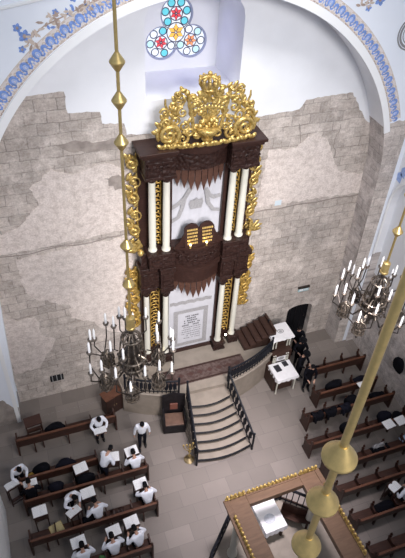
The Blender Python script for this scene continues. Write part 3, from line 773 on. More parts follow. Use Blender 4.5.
# gilded crest
G = MB(); cy = -.62; g0 = 10.95; cx0 = .12
for s in (-1, 1):
    spiral(G, cx0 + s * 1.2, cy - .04, g0 + .38, .36, 1.8, -pi / 2, -s, .09, 28)
    spiral(G, cx0 + s * .78, cy - .02, g0 + .22, .22, 1.4, pi / 2, s, .06)
    spiral(G, cx0 + s * .98, cy, g0 + .78, .2, 1.4, -pi / 2, s, .05)
    spiral(G, cx0 + s * 1.12, cy, g0 + 1.08, .16, 1.3, -pi / 2, -s, .045)
    spiral(G, cx0 + s * .72, cy, g0 + .62, .16, 1.3, 0, s, .045)
    spiral(G, cx0 + s * .90, cy, g0 + 1.36, .15, 1.4, 0, s, .045)
    spiral(G, cx0 + s * .5, cy, g0 + .98, .12, 1.2, 0, -s, .04)
    # slanted twisted pillars framing the basket
    G.tube([(cx0 + s * (.42 + .22 * t / 10), cy - .02, g0 + .45 + 1.12 * t / 10) for t in range(11)], [.055 + .018 * (t % 2) for t in range(11)], 8)
    G.ball((cx0 + s * .66, cy, g0 + 1.62), .09); G.ball((cx0 + s * .40, cy, g0 + .42), .08)
    # outer S-branch climbing to the crown
    G.tube([(cx0 + s * (1.5 - .30 * t / 8 + .1 * sin(t)), cy, g0 + .25 + 1.25 * t / 8) for t in range(9)], [.055, .06, .05, .055, .045, .05, .04, .035, .03], 7)
    G.tube([(cx0 + s * (.66 - .5 * t / 8), cy - .05, g0 + 1.55 - .22 * sin(pi * t / 8) + .06 * t / 8) for t in range(9)], .05, 7)       # garland
    for px, pz, pr_, tn, a0, dr, tk in ((1.26, .80, .20, 1.4, 0, s, .055), (.34, .30, .16, 1.3, pi / 2, s, .05), (.56, .44, .15, 1.3, pi, -s, .05), (1.02, .52, .17, 1.3, pi, s, .05), (.80, 1.06, .16, 1.4, pi / 2, -s, .05), (.95, 1.62, .12, 1.3, 0, s, .045), (1.33, 1.12, .13, 1.3, pi, s, .045), (.28, 1.30, .12, 1.2, 0, s, .04), (.14, 1.02, .10, 1.2, pi, -s, .04)):
        spiral(G, cx0 + s * px, cy - .03, g0 + pz, pr_, tn, a0, dr, tk)
    for q in range(46):
        a = rr.uniform(0, pi); x = s * rr.uniform(.15, 1.45); z = rr.uniform(.12, 1.75)
        if abs(x) / 1.62 + max(0, z - .5) / 2.6 < 1.0: leaf(G, (cx0 + x, cy - rr.uniform(.0, .07), g0 + z), rr.uniform(.18, .30), rr.uniform(.09, .14), a, .045)
    for q in range(6):
        a = radians(20 + q * 22); leaf(G, (cx0 + s * (1.2 + .42 * cos(a)), cy, g0 + .36 + .42 * sin(a) + .1 * q), .26, .14, a if s > 0 else pi - a)
    for q in range(10):
        leaf(G, (cx0 + s * (1.52 - .075 * q + .05 * sin(q * 2)), cy, g0 + .55 + .13 * q), .26, .13, (1.1 if q % 2 else .2) if s > 0 else (pi - 1.1 if q % 2 else pi - .2))
G.tube([(cx0 - 1.5 + 3.0 * i / 30, cy - .08 - .16 * sin(pi * i / 30), g0 + .05 + .025 * sin(i * 1.4)) for i in range(31)], .045, 8)
for i in range(22):
    leaf(G, (cx0 - 1.5 + 3.0 * i / 21, cy - .12 - .16 * sin(pi * i / 21), g0 + .09), .22, .14, .8 if i % 2 else pi - .8, .05)
# flower basket
G.lathe([(.14, 0), (.18, .05), (.1, .1), (.22, .2), (.33, .32), (.36, .42), (.33, .45)], (cx0, cy - .05, g0 + .08), 18)
for q in range(16): G.ball((cx0 + rr.uniform(-.3, .3), cy - rr.uniform(.02, .16), g0 + rr.uniform(.52, .78)), rr.uniform(.055, .09), 7, 5)
for q in range(9): G.tube([(cx0, cy - .05, g0 + .6), (cx0 + .1 * (q - 4) / 2, cy - .06, g0 + .9), (cx0 + .22 * (q - 4) / 2.2, cy - .06, g0 + 1.16 - .02 * abs(q - 4))], [.03, .03, .02], 5); 
for q in range(9): leaf(G, (cx0 + .22 * (q - 4) / 2.2, cy - .06, g0 + 1.16 - .02 * abs(q - 4)), .18, .12, pi / 2 - .3 * (q - 4))
for s in (-1, 1):
    G.tube([(cx0 + s * (.34 - .2 * t / 8 + .05 * sin(t)), cy - .03, g0 + 1.18 + .52 * t / 8) for t in range(9)], .045, 7)
    spiral(G, cx0 + s * .24, cy - .04, g0 + 1.52, .13, 1.3, pi / 2, s, .045)
    for q in range(9): leaf(G, (cx0 + s * rr.uniform(.05, .5), cy - .05, g0 + rr.uniform(1.2, 1.66)), .24, .12, rr.uniform(0, pi), .045)
G.lathe([(.10, 1.3), (.07, 1.45), (.16, 1.6), (.22, 1.68)], (cx0, cy, g0), 12)
A(G, 'gilt_crest', M['gold'], smooth=True, angle=80)
K = MB(); kz = g0 + 1.66
K.lathe([(.22, 0), (.25, .03), (.22, .06), (.22, .1)], (cx0, cy, kz), 18)
for i in range(10):
    a = 2 * pi * i / 10; p0 = V((cx0 + .22 * cos(a), cy + .22 * sin(a), kz + .09))
    K.tube([p0, p0 + V((.07 * cos(a), .07 * sin(a), .12)), p0 + V((.05 * cos(a), .05 * sin(a), .22)), p0 + V((-.10 * cos(a), -.10 * sin(a), .28)), V((cx0, cy, kz + .40))], [.045, .05, .045, .035, .03], 6)
    K.ball(p0 + V((.06 * cos(a), .06 * sin(a), .24)), .045, 6, 5)
K.ball((cx0, cy, kz + .46), .07)
A(K, 'gilt_crown', M['gold'], smooth=True, angle=80)
# lamps on the pedestals
for x, y in ((-1.36, -.70), (1.46, -.62)):
    mb = MB(); mb.lathe([(.05, 1.75), (.03, 1.8), (.02, 1.9)], (x, y, 0), 8); l_ = A(mb, 'spot_lamp', M['iron'])
    mb = MB(); mb.ball((x, y, 1.95), .045, 8, 6); A(mb, 'bulb', M['lamp'], parent=l_)

# wooden side stair on the platform right of the ark
sd = thing('wooden_side_stair', 'dark brown wooden steps on the platform right of the ark columns', 'stair', (2.15, -.75, PZ), 0)
for i in range(5):
    mb = MB(); x0 = -.05 + i * .26; mb.b2((x0, -.45, 0), (x0 + .26, .6, .14 + .13 * i)); s_ = mb.build('step', M['step_wood'], sd, bevel=.012)
    mb = MB(); mb.b2((x0 - .02, -.46, .125 + .13 * i), (x0 + .05, .6, .15 + .13 * i)); mb.build('nosing', M['plain'], s_)
mb = MB(); mb.b2((1.25, -.45, 0), (1.33, .6, .8)); mb.build('end_panel', M['step_wood'], sd)

# ------------------------------------------------------------ small things on the walls
mb = MB(); mb.box((3.27, -.012, 7.75), (.26, .025, .22)); tag(mb.build('wall_plate', mat('pale_plate', (.62, .70, .76), .6), bevel=.005), 'small pale blue square plate on the stone wall right of the ark', 'plate')
ex = tag(MB_box('exit_sign') if False else None, '', '') if False else thing('exit_sign', 'small pale blue green sign on the wall above the black door', 'sign', (5.15, -.03, 3.0))
mb = MB(); mb.box((0, 0, 0), (.5, .05, .2)); mb.build('sign_panel', M['sign_blue'], ex, bevel=.008)
mb = MB(); mb.box((0, -.01, .13), (.54, .1, .07)); mb.build('sign_housing', M['iron'], ex)
mb = MB(); mb.box((-.1, -.028, 0), (.16, .008, .09)); mb.prism([(.02, .02), (.14, .02), (.14, .05), (.2, 0), (.14, -.05), (.14, -.02), (.02, -.02)], lambda u, v, w: V((u, -.026 - w, v)), .006); mb.build('sign_symbol', M['candle'], ex)
gr = thing('wall_grille', 'small black grille low in the stone wall left of the chandelier', 'grille', (-5.43, -.01, .98))
mb = MB(); mb.box((0, .0, 0), (.52, .02, .34)); mb.build('grille_opening', M['slot'], gr)
for i in range(3):
    mb = MB(); mb.box((-.17 + .17 * i, -.015, 0), (.03, .02, .36)); mb.build('grille_bar', M['greytrim'], gr)

# ------------------------------------------------------------ chandeliers
BEAD = [16.0, 15.36, 14.6, 12.32, 11.28]; CZ = 8.68
def chandelier(label, x, y, group):
    c = thing('chandelier', label, 'chandelier', (x, y, CZ), 0, group)
    mb = MB(); mb.cyl((0, 0, 1.2), (0, 0, 21.5 - CZ), .030, .030, 12); mb.build('rod', M['brass'], c, smooth=True)
    for z in BEAD:
        mb = MB(); mb.lathe([(.036, -.15), (.06, -.115), (.128, -.01), (.128, .01), (.06, .115), (.036, .15)], (0, 0, z - CZ), 24); mb.build('bead', M['brass'], c, smooth=True, angle=30)
    mb = MB(); mb.lathe([(.03, 1.64), (.095, 1.61), (.10, 1.59), (.10, 1.34), (.112, 1.33), (.112, 1.28), (.07, 1.26)], (0, 0, 0), 20); mb.build('brass_sleeve', M['brass'], c, smooth=True, angle=35)
    mb = MB(); mb.lathe([(.04, 1.3), (.06, .95), (.12, .9), (.08, .8), (.13, .62), (.18, .45), (.12, .3), (.2, .12), (.26, -.05), (.2, -.25), (.08, -.36), (.05, -.5), (.07, -.56), (.0, -.66)], (0, 0, 0), 16); mb.build('stem', M['iron'], c, smooth=True)
    mb = MB()
    for i in range(12):                      # ribbed crown cage under the sleeve
        a = 2 * pi * i / 12; mb.tube([((.06 + .24 * sin(t)) * cos(a), (.06 + .24 * sin(t)) * sin(a), 1.12 - .80 * (1 - cos(t)) ** 1) for t in [k * pi / 2 / 6 for k in range(7)]], .016, 5, )
    mb.build('crown_cage', M['bronze'], c, smooth=True)
    mb = MB()
    for r, z in ((.31, .30), (.30, .05)): mb.tube([(r * cos(2 * pi * i / 28), r * sin(2 * pi * i / 28), z) for i in range(29)], .032, 6)
    for i in range(8):
        a = 2 * pi * i / 8; mb.cyl((.31 * cos(a), .31 * sin(a), .30), (.30 * cos(a), .30 * sin(a), .05), .025)
    mb.build('ring', M['bronze'], c, smooth=True)
    mb = MB(); mb.tube([(.23 * cos(2 * pi * i / 20), .23 * sin(2 * pi * i / 20), .95) for i in range(21)], .028, 6); mb.build('upper_ring', M['bronze'], c, smooth=True)
    for i in range(8):
        a = 2 * pi * i / 8 + .2; d = V((cos(a), sin(a), 0)); mb = MB()
        mb.tube([d * (.2 + .17 * sin(t)) + V((0, 0, .12 + .42 * t / 5)) for t in [k * .55 for k in range(10)]], .022, 5)
        mb.tube([d * (.3 + .08 * cos(t) * (1 - t / 9)) + V((0, 0, -.12 + .1 * sin(t) * (1 - t / 9))) for t in [k * .7 for k in range(10)]], .02, 5)
        mb.build('scroll_bracket', M['bronze'], c, smooth=True)
    arm0 = bas0 = can0 = None
    for i in range(6):
        a = 2 * pi * i / 6 + .25; d = V((cos(a), sin(a), 0)); p = V((-sin(a), cos(a), 0))
        mb = MB(); mb.tube([d * .25 + V((0, 0, -.1)), d * .45 + V((0, 0, -.32)), d * .62 + V((0, 0, -.22)), d * .72 + V((0, 0, 0))], .024, 6); mb.build('arm', M['iron'], c, smooth=True)
        mb = MB(); bc = d * .72                    # crown-shaped basket
        for k in range(10):
            b = 2 * pi * k / 10; mb.tube([bc + V((rr_ * cos(b), rr_ * sin(b), z)) for rr_, z in ((.03, .05), (.12, .0), (.165, -.14), (.15, -.3), (.17, -.36))], .015, 5)
        for z, r in ((-.14, .165), (-.33, .16)): mb.tube([bc + V((r * cos(2 * pi * q / 16), r * sin(2 * pi * q / 16), z)) for q in range(17)], .022, 5)
        mb.lathe([(.05, .05), (.07, .09), (.03, .14), (0, .16)], bc, 10); mb.lathe([(.0, -.40), (.12, -.34), (.12, -.10), (.05, 0)], bc, 12)
        mb.build('crown_basket', M['bronze'], c, smooth=True)
        mb = MB(); mb.lathe([(.0, -.62), (.03, -.56), (.015, -.5), (.05, -.42)], bc, 8); mb.build('pendant', M['iron'], c)
        for (rad, off, z) in ((1.06, 0, .30), (.92, .32, .66), (.92, -.32, .62), (.60, .16, .95) if i % 2 else (.58, -.16, .84)):
            q = d * rad + p * off + V((0, 0, z)); s0 = bc + V((0, 0, -.05)) if rad > .6 else d * .4 + V((0, 0, .28))
            mb = MB(); mid = (s0 + q) / 2; out = V((q.x, q.y, 0)).normalized()
            mb.tube([s0, s0 + out * .12 + V((0, 0, -.06)), V((q.x, q.y, 0)) * 1.02 + V((0, 0, s0.z + (q.z - s0.z) * .35)), q], .017, 6); ar = mb.build('candle_arm', M['iron'], c, smooth=True)
            mb = MB(); mb.lathe([(.02, -.04), (.06, .0), (.075, .05), (.05, .06), (.035, .06)], q, 12); mb.build('candle_cup', M['bronze'], ar, smooth=True)
            mb = MB(); mb.lathe([(.028, .05), (.028, .33), (.022, .34), (.010, .39), (0, .41)], q, 10); mb.build('candle', M['candle'], ar, smooth=True)
    return c
CG = 'bronze chandeliers on brass rods'
ch = chandelier('bronze chandelier with white candle tubes hanging left of the ark curtain', -3.75, -6.5, CG)
dup(ch, 'bronze chandelier with white candle tubes hanging at the right before the stone pier', (2.92, -6.5, CZ), .35, CG)
dup(ch, 'nearest chandelier rod, thick brass with three large discs, at lower right', (-3.86, -13.70, CZ), .2, CG)

# ------------------------------------------------------------ pews
def pew(x0, x1, y, label, group, right=False, div=2, loose=False):
    w = x1 - x0; r = thing('pew', label, 'pew', ((x0 + x1) / 2, y, 0), 0, group); h = w / 2
    mb = MB(); mb.box((0, 0, .70), (w - .1, .045, .44), rx=.06); mb.build('backrest', M['pew'], r, bevel=.008)
    mb = MB(); mb.box((0, -.025, .93), (w, .085, .055)); mb.build('top_rail', M['pewtop'], r, bevel=.012)
    mb = MB(); mb.box((0, .24, .44), (w - .1, .44, .045)); mb.build('seat', M['pew'], r, bevel=.01)
    mb = MB(); mb.box((0, .30, .30), (w - .2, .03, .24)); mb.build('seat_support', M['pew'], r)
    prof = [(-.07, 0), (.50, 0), (.50, .10), (.44, .2), (.46, .55), (.52, .62), (.50, .70), (.40, .66), (.20, .64), (.06, .78), (.06, .98), (-.0, 1.06), (-.07, 1.0)]
    for s in (-1, 1):
        mb = MB(); mb.prism(prof, lambda u, v, w_: V((s * (h - .03) - .03 + w_, u, v)), .06); e = mb.build('end_panel', M['pew'], r, bevel=.008)
    for i in range(div):
        x = -h + w * (i + 1) / (div + 1)
        mb = MB(); mb.prism([(.02, 0), (.10, 0), (.12, .42), (.36, .42), (.38, 0), (.46, 0), (.46, .6), (.5, .66), (.42, .7), (.2, .66), (.06, .8), (.03, .95)], lambda u, v, w_: V((x - .02 + w_, u, v)), .04); mb.build('divider', M['pew'], r)
    if right:
        for i in range(div + 2):
            x = -h + .05 + (w - .1) * i / (div + 1)
            mb = MB(); mb.lathe([(.05, .62), (.055, .72), (.03, .78), (.05, .84), (.0, .95)], (x, .44, 0), 8); mb.build('finial', M['pew'], r)
    else:
        for i in range(div):
            x = -h + w * (i + .5) / div
            mb = MB(); mb.box((x, -.06, .26), (.05, .07, .52)); mb.build('back_brace', M['pew'], r)
    return r
GL, GR = 'pews on the left', 'pews on the right'
pew(-7.3, -3.6, -2.38, 'long empty brown pew nearest the back wall in the left block', GL, div=3)
pew(-7.35, -4.62, -3.95, 'short brown pew behind the grey bag, second from the back wall in the left block', GL, div=2)
pew(-7.3, -3.0, -4.80, 'third left pew from the back wall, one man in white at its aisle end', GL, div=4)
pew(-7.3, -3.05, -6.19, 'brown pew holding the yellow book, fourth from the back wall in the left block', GL, div=4)
pew(-7.3, -3.6, -7.52, 'nearest brown pew in the left block with three men in white', GL, div=4)
pew(4.62, 7.15, -2.65, 'short brown pew nearest the back wall, beside the men in black', GR, True, 2)
pew(4.30, 7.0, -3.82, 'brown pew with round black bag and one white book, on the right', GR, True, 2)
pew(3.40, 7.25, -4.70, 'brown pew with several black coats over it, third from the back wall on the right', GR, True, 3)
pew(2.95, 7.4, -5.80, 'brown pew with two open white books, fourth from the back wall on the right', GR, True, 4)
pew(3.10, 7.4, -6.87, 'brown pew with grey clothing, fifth from the back wall behind the large brass disc', GR, True, 4)
pew(3.10, 7.4, -7.82, 'empty brown pew behind the gilded canopy, sixth from the back wall on the right', GR, True, 4)
pew(3.08, 7.4, -8.90, 'brown pew with the man in white at the right edge', GR, True, 4)
pew(3.05, 7.4, -10.05, 'empty brown pew at the bottom right corner', GR, True, 4)

# ------------------------------------------------------------ books, stands
def book(label, loc, rz=0, tilt=0.0, w=.46, l=.33, m='page', cover='cover', group='open prayer books', kind='book'):
    r = thing('open_book', label, kind, loc, 0, group)
    R = Matrix.Rotation(rz, 4, 'Z') @ Matrix.Rotation(tilt, 4, 'X'); r.rotation_euler = R.to_euler()
    mb = MB(); mb.box((0, 0, .006), (w + .02, l + .02, .012)); mb.build('cover', M[cover], r)
    for s in (-1, 1):
        mb = MB(); n = 6; vs = []
        for j in (0, 1):
            for i in range(n + 1):
                x = s * (w / 2) * i / n; vs.append((x, (-.5 + j) * l, .014 + .03 * sin(pi * (.12 + .75 * i / n)) * (1 - .3 * i / n)))
        vs += [(0, -l / 2, .012), (s * w / 2, -l / 2, .012), (s * w / 2, l / 2, .012), (0, l / 2, .012)]
        mb.add(vs, [(i, i + 1, n + 2 + i, n + 1 + i) for i in range(n)] + [(14, 15, 16, 17)])
        mb.build('page_block', M[m], r, smooth=True)
    return r
def stand(label, x, y, rz=0, h=1.0, w=.48, group='reading stands', m='plain'):
    r = thing('reading_stand', label, 'stand', (x, y, 0), rz, group)
    mb = MB(); mb.box((0, 0, h), (w, .38, .035), rx=.32); mb.box((0, -.185, h - .045), (w, .025, .05)); mb.build('desk_top', M[m], r, bevel=.006)
    for sx in (-1, 1):
        for sy in (-1, 1):
            mb = MB(); mb.box((sx * (w / 2 - .04), sy * .15, (h - .02 + sy * .05) / 2), (.04, .04, h - .02 + sy * .05)); mb.build('leg', M[m], r)
    mb = MB(); mb.box((0, .12, .3), (w - .08, .12, .025)); mb.build('shelf', M[m], r)
    mb = MB(); mb.box((0, .15, .12), (w - .08, .03, .04)); mb.build('stretcher', M[m], r)
    return r
TOPT = .32
def bookstand(x, y, rz, lab_b, lab_s, h=1.0):
    stand(lab_s, x, y, rz, h); book(lab_b, (x, y, h + .025), rz, TOPT)
bookstand(-5.22, -5.2, .1, 'open book before the seated man in white in the middle of the fourth pew', 'stand holding the open book beside the man bending with crossed arms')
bookstand(-3.46, -5.42, .1, 'open book before the man in white at the aisle end of the fourth pew', 'stand before the man in white at the aisle end of the fourth pew')
bookstand(-3.44, -4.12, .12, 'open book before the man in white at the aisle end of the third pew', 'stand before the man in white at the aisle end of the third pew')
bookstand(-5.28, -4.22, .15, 'open book on the unattended stand behind the man bending to the aisle', 'unattended stand with open book behind the grey bag pew')
bookstand(-6.83, -5.35, .05, 'open book on the unattended stand in front of the yellow book', 'unattended dark stand with open book at left, in front of the yellow book')
book('open book held by the seated boy in black at far left', (-7.0, -4.22, .86), .08, .35)
bookstand(-4.08, -6.62, .12, 'open book before the man nearest the aisle in the nearest pew', 'stand before the man nearest the aisle in the nearest pew')
bookstand(-4.70, -6.74, .12, 'open book before the middle man of the three in the nearest pew', 'stand before the middle man of the three in the nearest pew')
bookstand(-5.82, -6.74, .1, 'open book before the leftmost man in the nearest pew', 'stand before the leftmost man in the nearest pew')
book('open book held by the man in white standing at the first left pew', (-4.33, -3.0, 1.08), pi + .05, .25)
bookstand(-5.78, -5.72, pi + .45, 'tilted open book below the man bending with crossed arms', 'stand below the man bending with crossed arms')
bookstand(-7.58, -4.15, pi + .35, 'large yellowed open book below the man at the far left edge', 'stand below the man at the far left edge')
bookstand(-4.13, -4.14, -.15, 'open book under the hands of the man bending beside the short pew', 'stand under the man bending over at the aisle end of the short pew')
# right block books
book('open white book on the second right pew beside the black coat', (6.22, -4.02, .955), .05, 0, .44, .34)
book('left one of the two open white books on the fourth right pew', (6.17, -5.96, .962), .1, 0, .44, .36)
book('right one of the two open white books on the fourth right pew', (6.72, -5.96, .962), .1, 0, .44, .36)
book('yellow open book lying on the seat of the fourth left pew', (-6.42, -5.82, .467), .25, 0, .42, .34, 'paper', 'yellowbag')
# small desk and chair near the back wall, left
stand('brown slant-topped reading desk beside the left stone pier', -6.6, -1.75, .1, .98, .62, None, 'pew')
bp = thing('cabinet', 'dark brown wooden cabinet against the curved platform left of the stairs', 'cabinet', (-3.55, -1.42, 0), .35)
mb = MB(); mb.box((0, 0, .5), (.75, .42, 1.0)); mb.build('body', M['step_wood'], bp, bevel=.01)
mb = MB(); mb.box((0, 0, 1.02), (.82, .48, .05)); mb.build('top', M['pewtop'], bp, bevel=.01)
for s in (-1, 1):
    mb = MB(); mb.box((s * .185, -.215, .5), (.34, .02, .86)); d_ = mb.build('door', M['plain'], bp, bevel=.006); mb = MB(); mb.ball((s * .05, -.24, .55), .02, 8, 6); mb.build('knob', M['oldbrass'], d_)

# ------------------------------------------------------------ bags, coats on pews
def bag(label, loc, s=(.2, .16, .14), m='cloth', seed=1, cat='bag', name='bag', strap=True):
    r_ = random.Random(seed); mb = MB(); n, k = 16, 10; vs = []
    for j in range(k + 1):
        t = pi * j / k
        for i in range(n):
            a = 2 * pi * i / n; f = 1 + .16 * sin(3 * a + seed) * sin(t) + r_.uniform(-.05, .05) * sin(t)
            zz = s[2] * cos(t); zz = max(zz, -s[2] * .72)
            vs.append((s[0] * sin(t) ** .8 * cos(a) * f, s[1] * sin(t) ** .8 * sin(a) * f, zz + s[2] * .72))
    mb.add(vs, [(j * n + i, (j + 1) * n + i, (j + 1) * n + (i + 1) % n, j * n + (i + 1) % n) for j in range(k) for i in range(n)])
    o = tag(mb.build(name, M[m], None, loc, smooth=True, angle=70), label, cat)
    if strap:
        mb = MB(); mb.tube([(-s[0] * .5, 0, s[2] * 1.5), (-s[0] * .3, 0, s[2] * 1.75), (s[0] * .3, 0, s[2] * 1.75), (s[0] * .5, 0, s[2] * 1.5)], .016, 5); mb.build('handle', M[m], o)
    return o
def coat(label, x, y, z, w=.5, d=.3, m='cloth', seed=2, hang=True, rz=0):
    """A coat thrown over a pew seat: crumpled sheet with collar and a sleeve."""
    r_ = random.Random(seed); mb = MB(); nx, ny = 12, 10; top, bot = [], []
    for j in range(ny + 1):
        for i in range(nx + 1):
            u_, v_ = i / nx - .5, j / ny - .5; e = 1 - max(abs(u_), abs(v_)) * 2
            z_ = .06 + .11 * min(1, e * 3) + .03 * sin(9 * u_ + seed) + .025 * sin(11 * v_ + 2 * seed) if e > .01 else 0.004
            top.append((u_ * w * (1 + .1 * sin(5 * v_ + seed)), v_ * d * (1 + .12 * sin(4 * u_ + seed)), z_)); bot.append((top[-1][0], top[-1][1], 0))
    q = nx + 1; fs = [(j * q + i, j * q + i + 1, (j + 1) * q + i + 1, (j + 1) * q + i) for j in range(ny) for i in range(nx)]; o_ = len(top)
    mb.add(top + bot, fs + [tuple(o_ + k for k in reversed(f)) for f in fs])
    o = tag(mb.build('coat', M[m], None, (x, y, z), smooth=True, angle=80), label, 'coat'); o.rotation_euler = (0, 0, rz)
    mb = MB(); mb.tube([(-w * .3, 0, .12), (-w * .42, -d * .2, .10), (-w * .3, -d * .42, .07), (-w * .05, -d * .38, .11)], [.055, .06, .05, .045], 7); mb.build('sleeve', M[m], o, smooth=True)
    mb = MB(); mb.tube([(w * .1, d * .25, .15), (w * .22, d * .15, .17), (w * .3, d * .28, .15)], .03, 6); mb.build('collar', M[m], o, smooth=True)
    return o
SZ = .465
def drape(label, x, y, w=.5, f=.40, b=.24, m='cloth', seed=1):
    '''A coat thrown over the top rail of a pew.'''
    r_ = random.Random(seed); mb = MB(); prof = [(.10 + .05, .97 - f), (.115, .80), (.095, .95), (.05, 1.02), (-.02, 1.035), (-.09, 1.01), (-.125, .93), (-.14, .97 - b)]
    nx = 10; k = len(prof); vs = []
    for th_ in (0, .035):
        for i in range(nx + 1):
            u_ = i / nx - .5; a = r_.uniform(-.03, .03)
            for j, (py, pz) in enumerate(prof):
                e = .02 * sin(7 * u_ + seed + j * .4); s_ = 1 if py > 0 else -1
                vs.append((u_ * w * (1 + .08 * sin(j + seed)), py + s_ * (e + .03 + (-th_ if abs(py) > .07 else 0)), pz + e - th_ * (abs(py) <= .07) + a * (j in (0, k - 1))))
    n = (nx + 1) * k; fs = []
    for i in range(nx):
        for j in range(k - 1):
            q = (i * k + j, (i + 1) * k + j, (i + 1) * k + j + 1, i * k + j + 1); fs += [q, tuple(n + t for t in reversed(q))]
        for j in (0, k - 1): fs.append((i * k + j, (i + 1) * k + j, n + (i + 1) * k + j, n + i * k + j))
    for i in (0, nx):
        for j in range(k - 1): fs.append((i * k + j, i * k + j + 1, n + i * k + j + 1, n + i * k + j))
    mb.add(vs, fs); o = tag(mb.build('coat', M[m], None, (x, y, 0), smooth=True, angle=80), label, 'coat')
    mb = MB(); mb.tube([(-w * .3, -.15, .98), (-w * .34, -.20, .86), (-w * .28, -.20, .70)], [.05, .055, .045], 7); mb.build('sleeve', M[m], o, smooth=True)
    mb = MB(); mb.tube([(-w * .15, .02, 1.06), (0, -.03, 1.085), (w * .15, .02, 1.06)], .03, 6); mb.build('collar', M[m], o, smooth=True)
    return o
bag('grey bag lying on the seat of the short second left pew', (-5.75, -3.68, SZ), (.36, .18, .24), 'navy', 3)
bag('black bag on the seat of the empty first left pew', (-5.85, -2.1, SZ), (.38, .17, .28), 'cloth', 4)
bag('round black bag between the two men at the far left of the second pew', (-6.55, -3.66, SZ), (.3, .19, .3), 'cloth', 5)
bag('black bag in the third left pew left of the bending man with crossed arms', (-6.2, -4.5, SZ), (.26, .19, .28), 'navy', 6)
bag('large black bag in the third left pew behind the middle open book', (-5.2, -4.5, SZ), (.34, .19, .3), 'cloth', 7)
bag('small green book bag in the nearest left pew', (-5.2, -7.25, SZ), (.12, .1, .06), 'greenbook', 8)
coat('black coat beside the seated man in the middle of the fourth left pew', -5.42, -5.93, SZ, .4, .34, 'cloth', 9)
coat('black coat on the fourth left pew between two men in white', -4.4, -5.93, SZ, .5, .32, 'plain', 10)
bag('ochre bag at the far left of the short second pew', (-6.95, -3.72, SZ), (.16, .13, .1), 'yellowbag', 11)
bag('round black bag at the left end of the second right pew', (5.25, -3.5, SZ), (.38, .2, .29), 'cloth', 12)
bag('black bag on the seat of the first right pew by the men in black', (4.95, -2.4, SZ), (.24, .16, .12), 'cloth', 13)
coat('black coat with white lining on the second right pew under the brass rod', 6.55, -3.52, SZ + .0, .8, .42, 'navy', 14)
coat('wide black coat at the right end of the third right pew', 6.75, -4.42, SZ, .8, .38, 'cloth', 15)
drape('black coat at the left end of the third right pew', 3.75, -4.7, 0.44, m='cloth', seed=16)
drape('black coat second from the left end of the third right pew', 4.32, -4.7, 0.5, m='cloth', seed=17)
drape('black coat third from the left end of the third right pew', 4.98, -4.7, 0.44, m='navy', seed=18)
bag('black bag in the third right pew just left of the brass rod', (5.5, -4.38, SZ), (.26, .2, .3), 'cloth', 19)
bag('round black bag in the fourth right pew just left of the brass rod', (4.75, -5.46, SZ), (.36, .2, .3), 'cloth', 20)
bag('black bag behind the two open white books at right', (6.35, -5.46, SZ), (.3, .2, .3), 'navy', 21)
bag('black bag at the right edge behind the right open white book', (6.95, -5.5, SZ), (.22, .16, .17), 'cloth', 22)
coat('grey and black folded coat on the fifth right pew', 5.55, -6.58, SZ, .8, .34, 'cloth', 23)
coat('grey scarf lying on the black coat of the fifth right pew', 5.45, -6.52, SZ + .17, .5, .1, 'greytrim', 24)['category'] = 'scarf'
coat('pale blue folded prayer shawl bag on the fifth right pew', 6.72, -6.5, SZ, .40, .36, 'bluebag', 25)
coat('large black coat on the pew beside the man in white at right', 4.4, -8.6, SZ, .8, .38, 'cloth', 26)
bag('dark bag hanging on the stone wall at the right edge', (7.6, -4.1, 1.5), (.12, .3, .4), 'cloth', 27)

# ------------------------------------------------------------ armchair and candlestick beside the steps
ac = thing('armchair', 'black wooden armchair with brown seat left of the stone steps', 'chair', (-1.46, -2.93, 0), -.2)
mb = MB(); mb.box((0, 0, .24), (.86, .66, .46)); mb.build('base', M['blackwood'], ac, bevel=.01)
mb = MB(); mb.box((0, -.03, .50), (.72, .56, .07)); mb.build('seat', M['seat'], ac, bevel=.02)
for s in (-1, 1):
    mb = MB(); mb.box((s * .40, 0, .62), (.07, .70, .40)); mb.build('arm', M['blackwood'], ac, bevel=.01)
mb = MB(); mb.prism([(-.44, .4), (.44, .4), (.44, 1.55), (.2, 1.62), (0, 1.72), (-.2, 1.62), (-.44, 1.55)], lambda u, v, w: V((u, .30 + w, v)), .07); mb.build('backrest', M['blackwood'], ac, bevel=.01)
mb = MB(); mb.box((0, .26, .95), (.30, .07, .3), rx=-.1); mb.build('cushion', M['redcush'], ac, bevel=.02)
cs = thing('floor_candelabrum', 'brass standing candelabrum at the foot of the steps on their left', 'candelabrum', (-1.36, -4.5, 0))
mb = MB(); mb.lathe([(.19, 0), (.20, .03), (.13, .07), (.05, .13), (.035, .2)], (0, 0, 0), 20); mb.build('base', M['oldbrass'], cs, smooth=True)
mb = MB(); mb.lathe([(.03, .18), (.06, .3), (.025, .36), (.025, .5), (.06, .56), (.025, .62), (.025, .85), (.05, .9), (.03, 1.0)], (0, 0, 0), 12); mb.build('stem', M['brass'], cs, smooth=True)
for s in (-1, 1):
    for r in (.12, .24):
        mb = MB(); mb.tube([(s * r * sin(t), 0, .95 - .0 - (r + .1) * cos(t) + r * .2) for t in [k * pi / 2 / 8 for k in range(9)]], .015, 6); mb.lathe([(.02, .95 + r * .2), (.045, 1.0 + r * .2), (.03, 1.04 + r * .2)], (s * r, 0, 0), 8); mb.build('branch', M['brass'], cs, smooth=True)

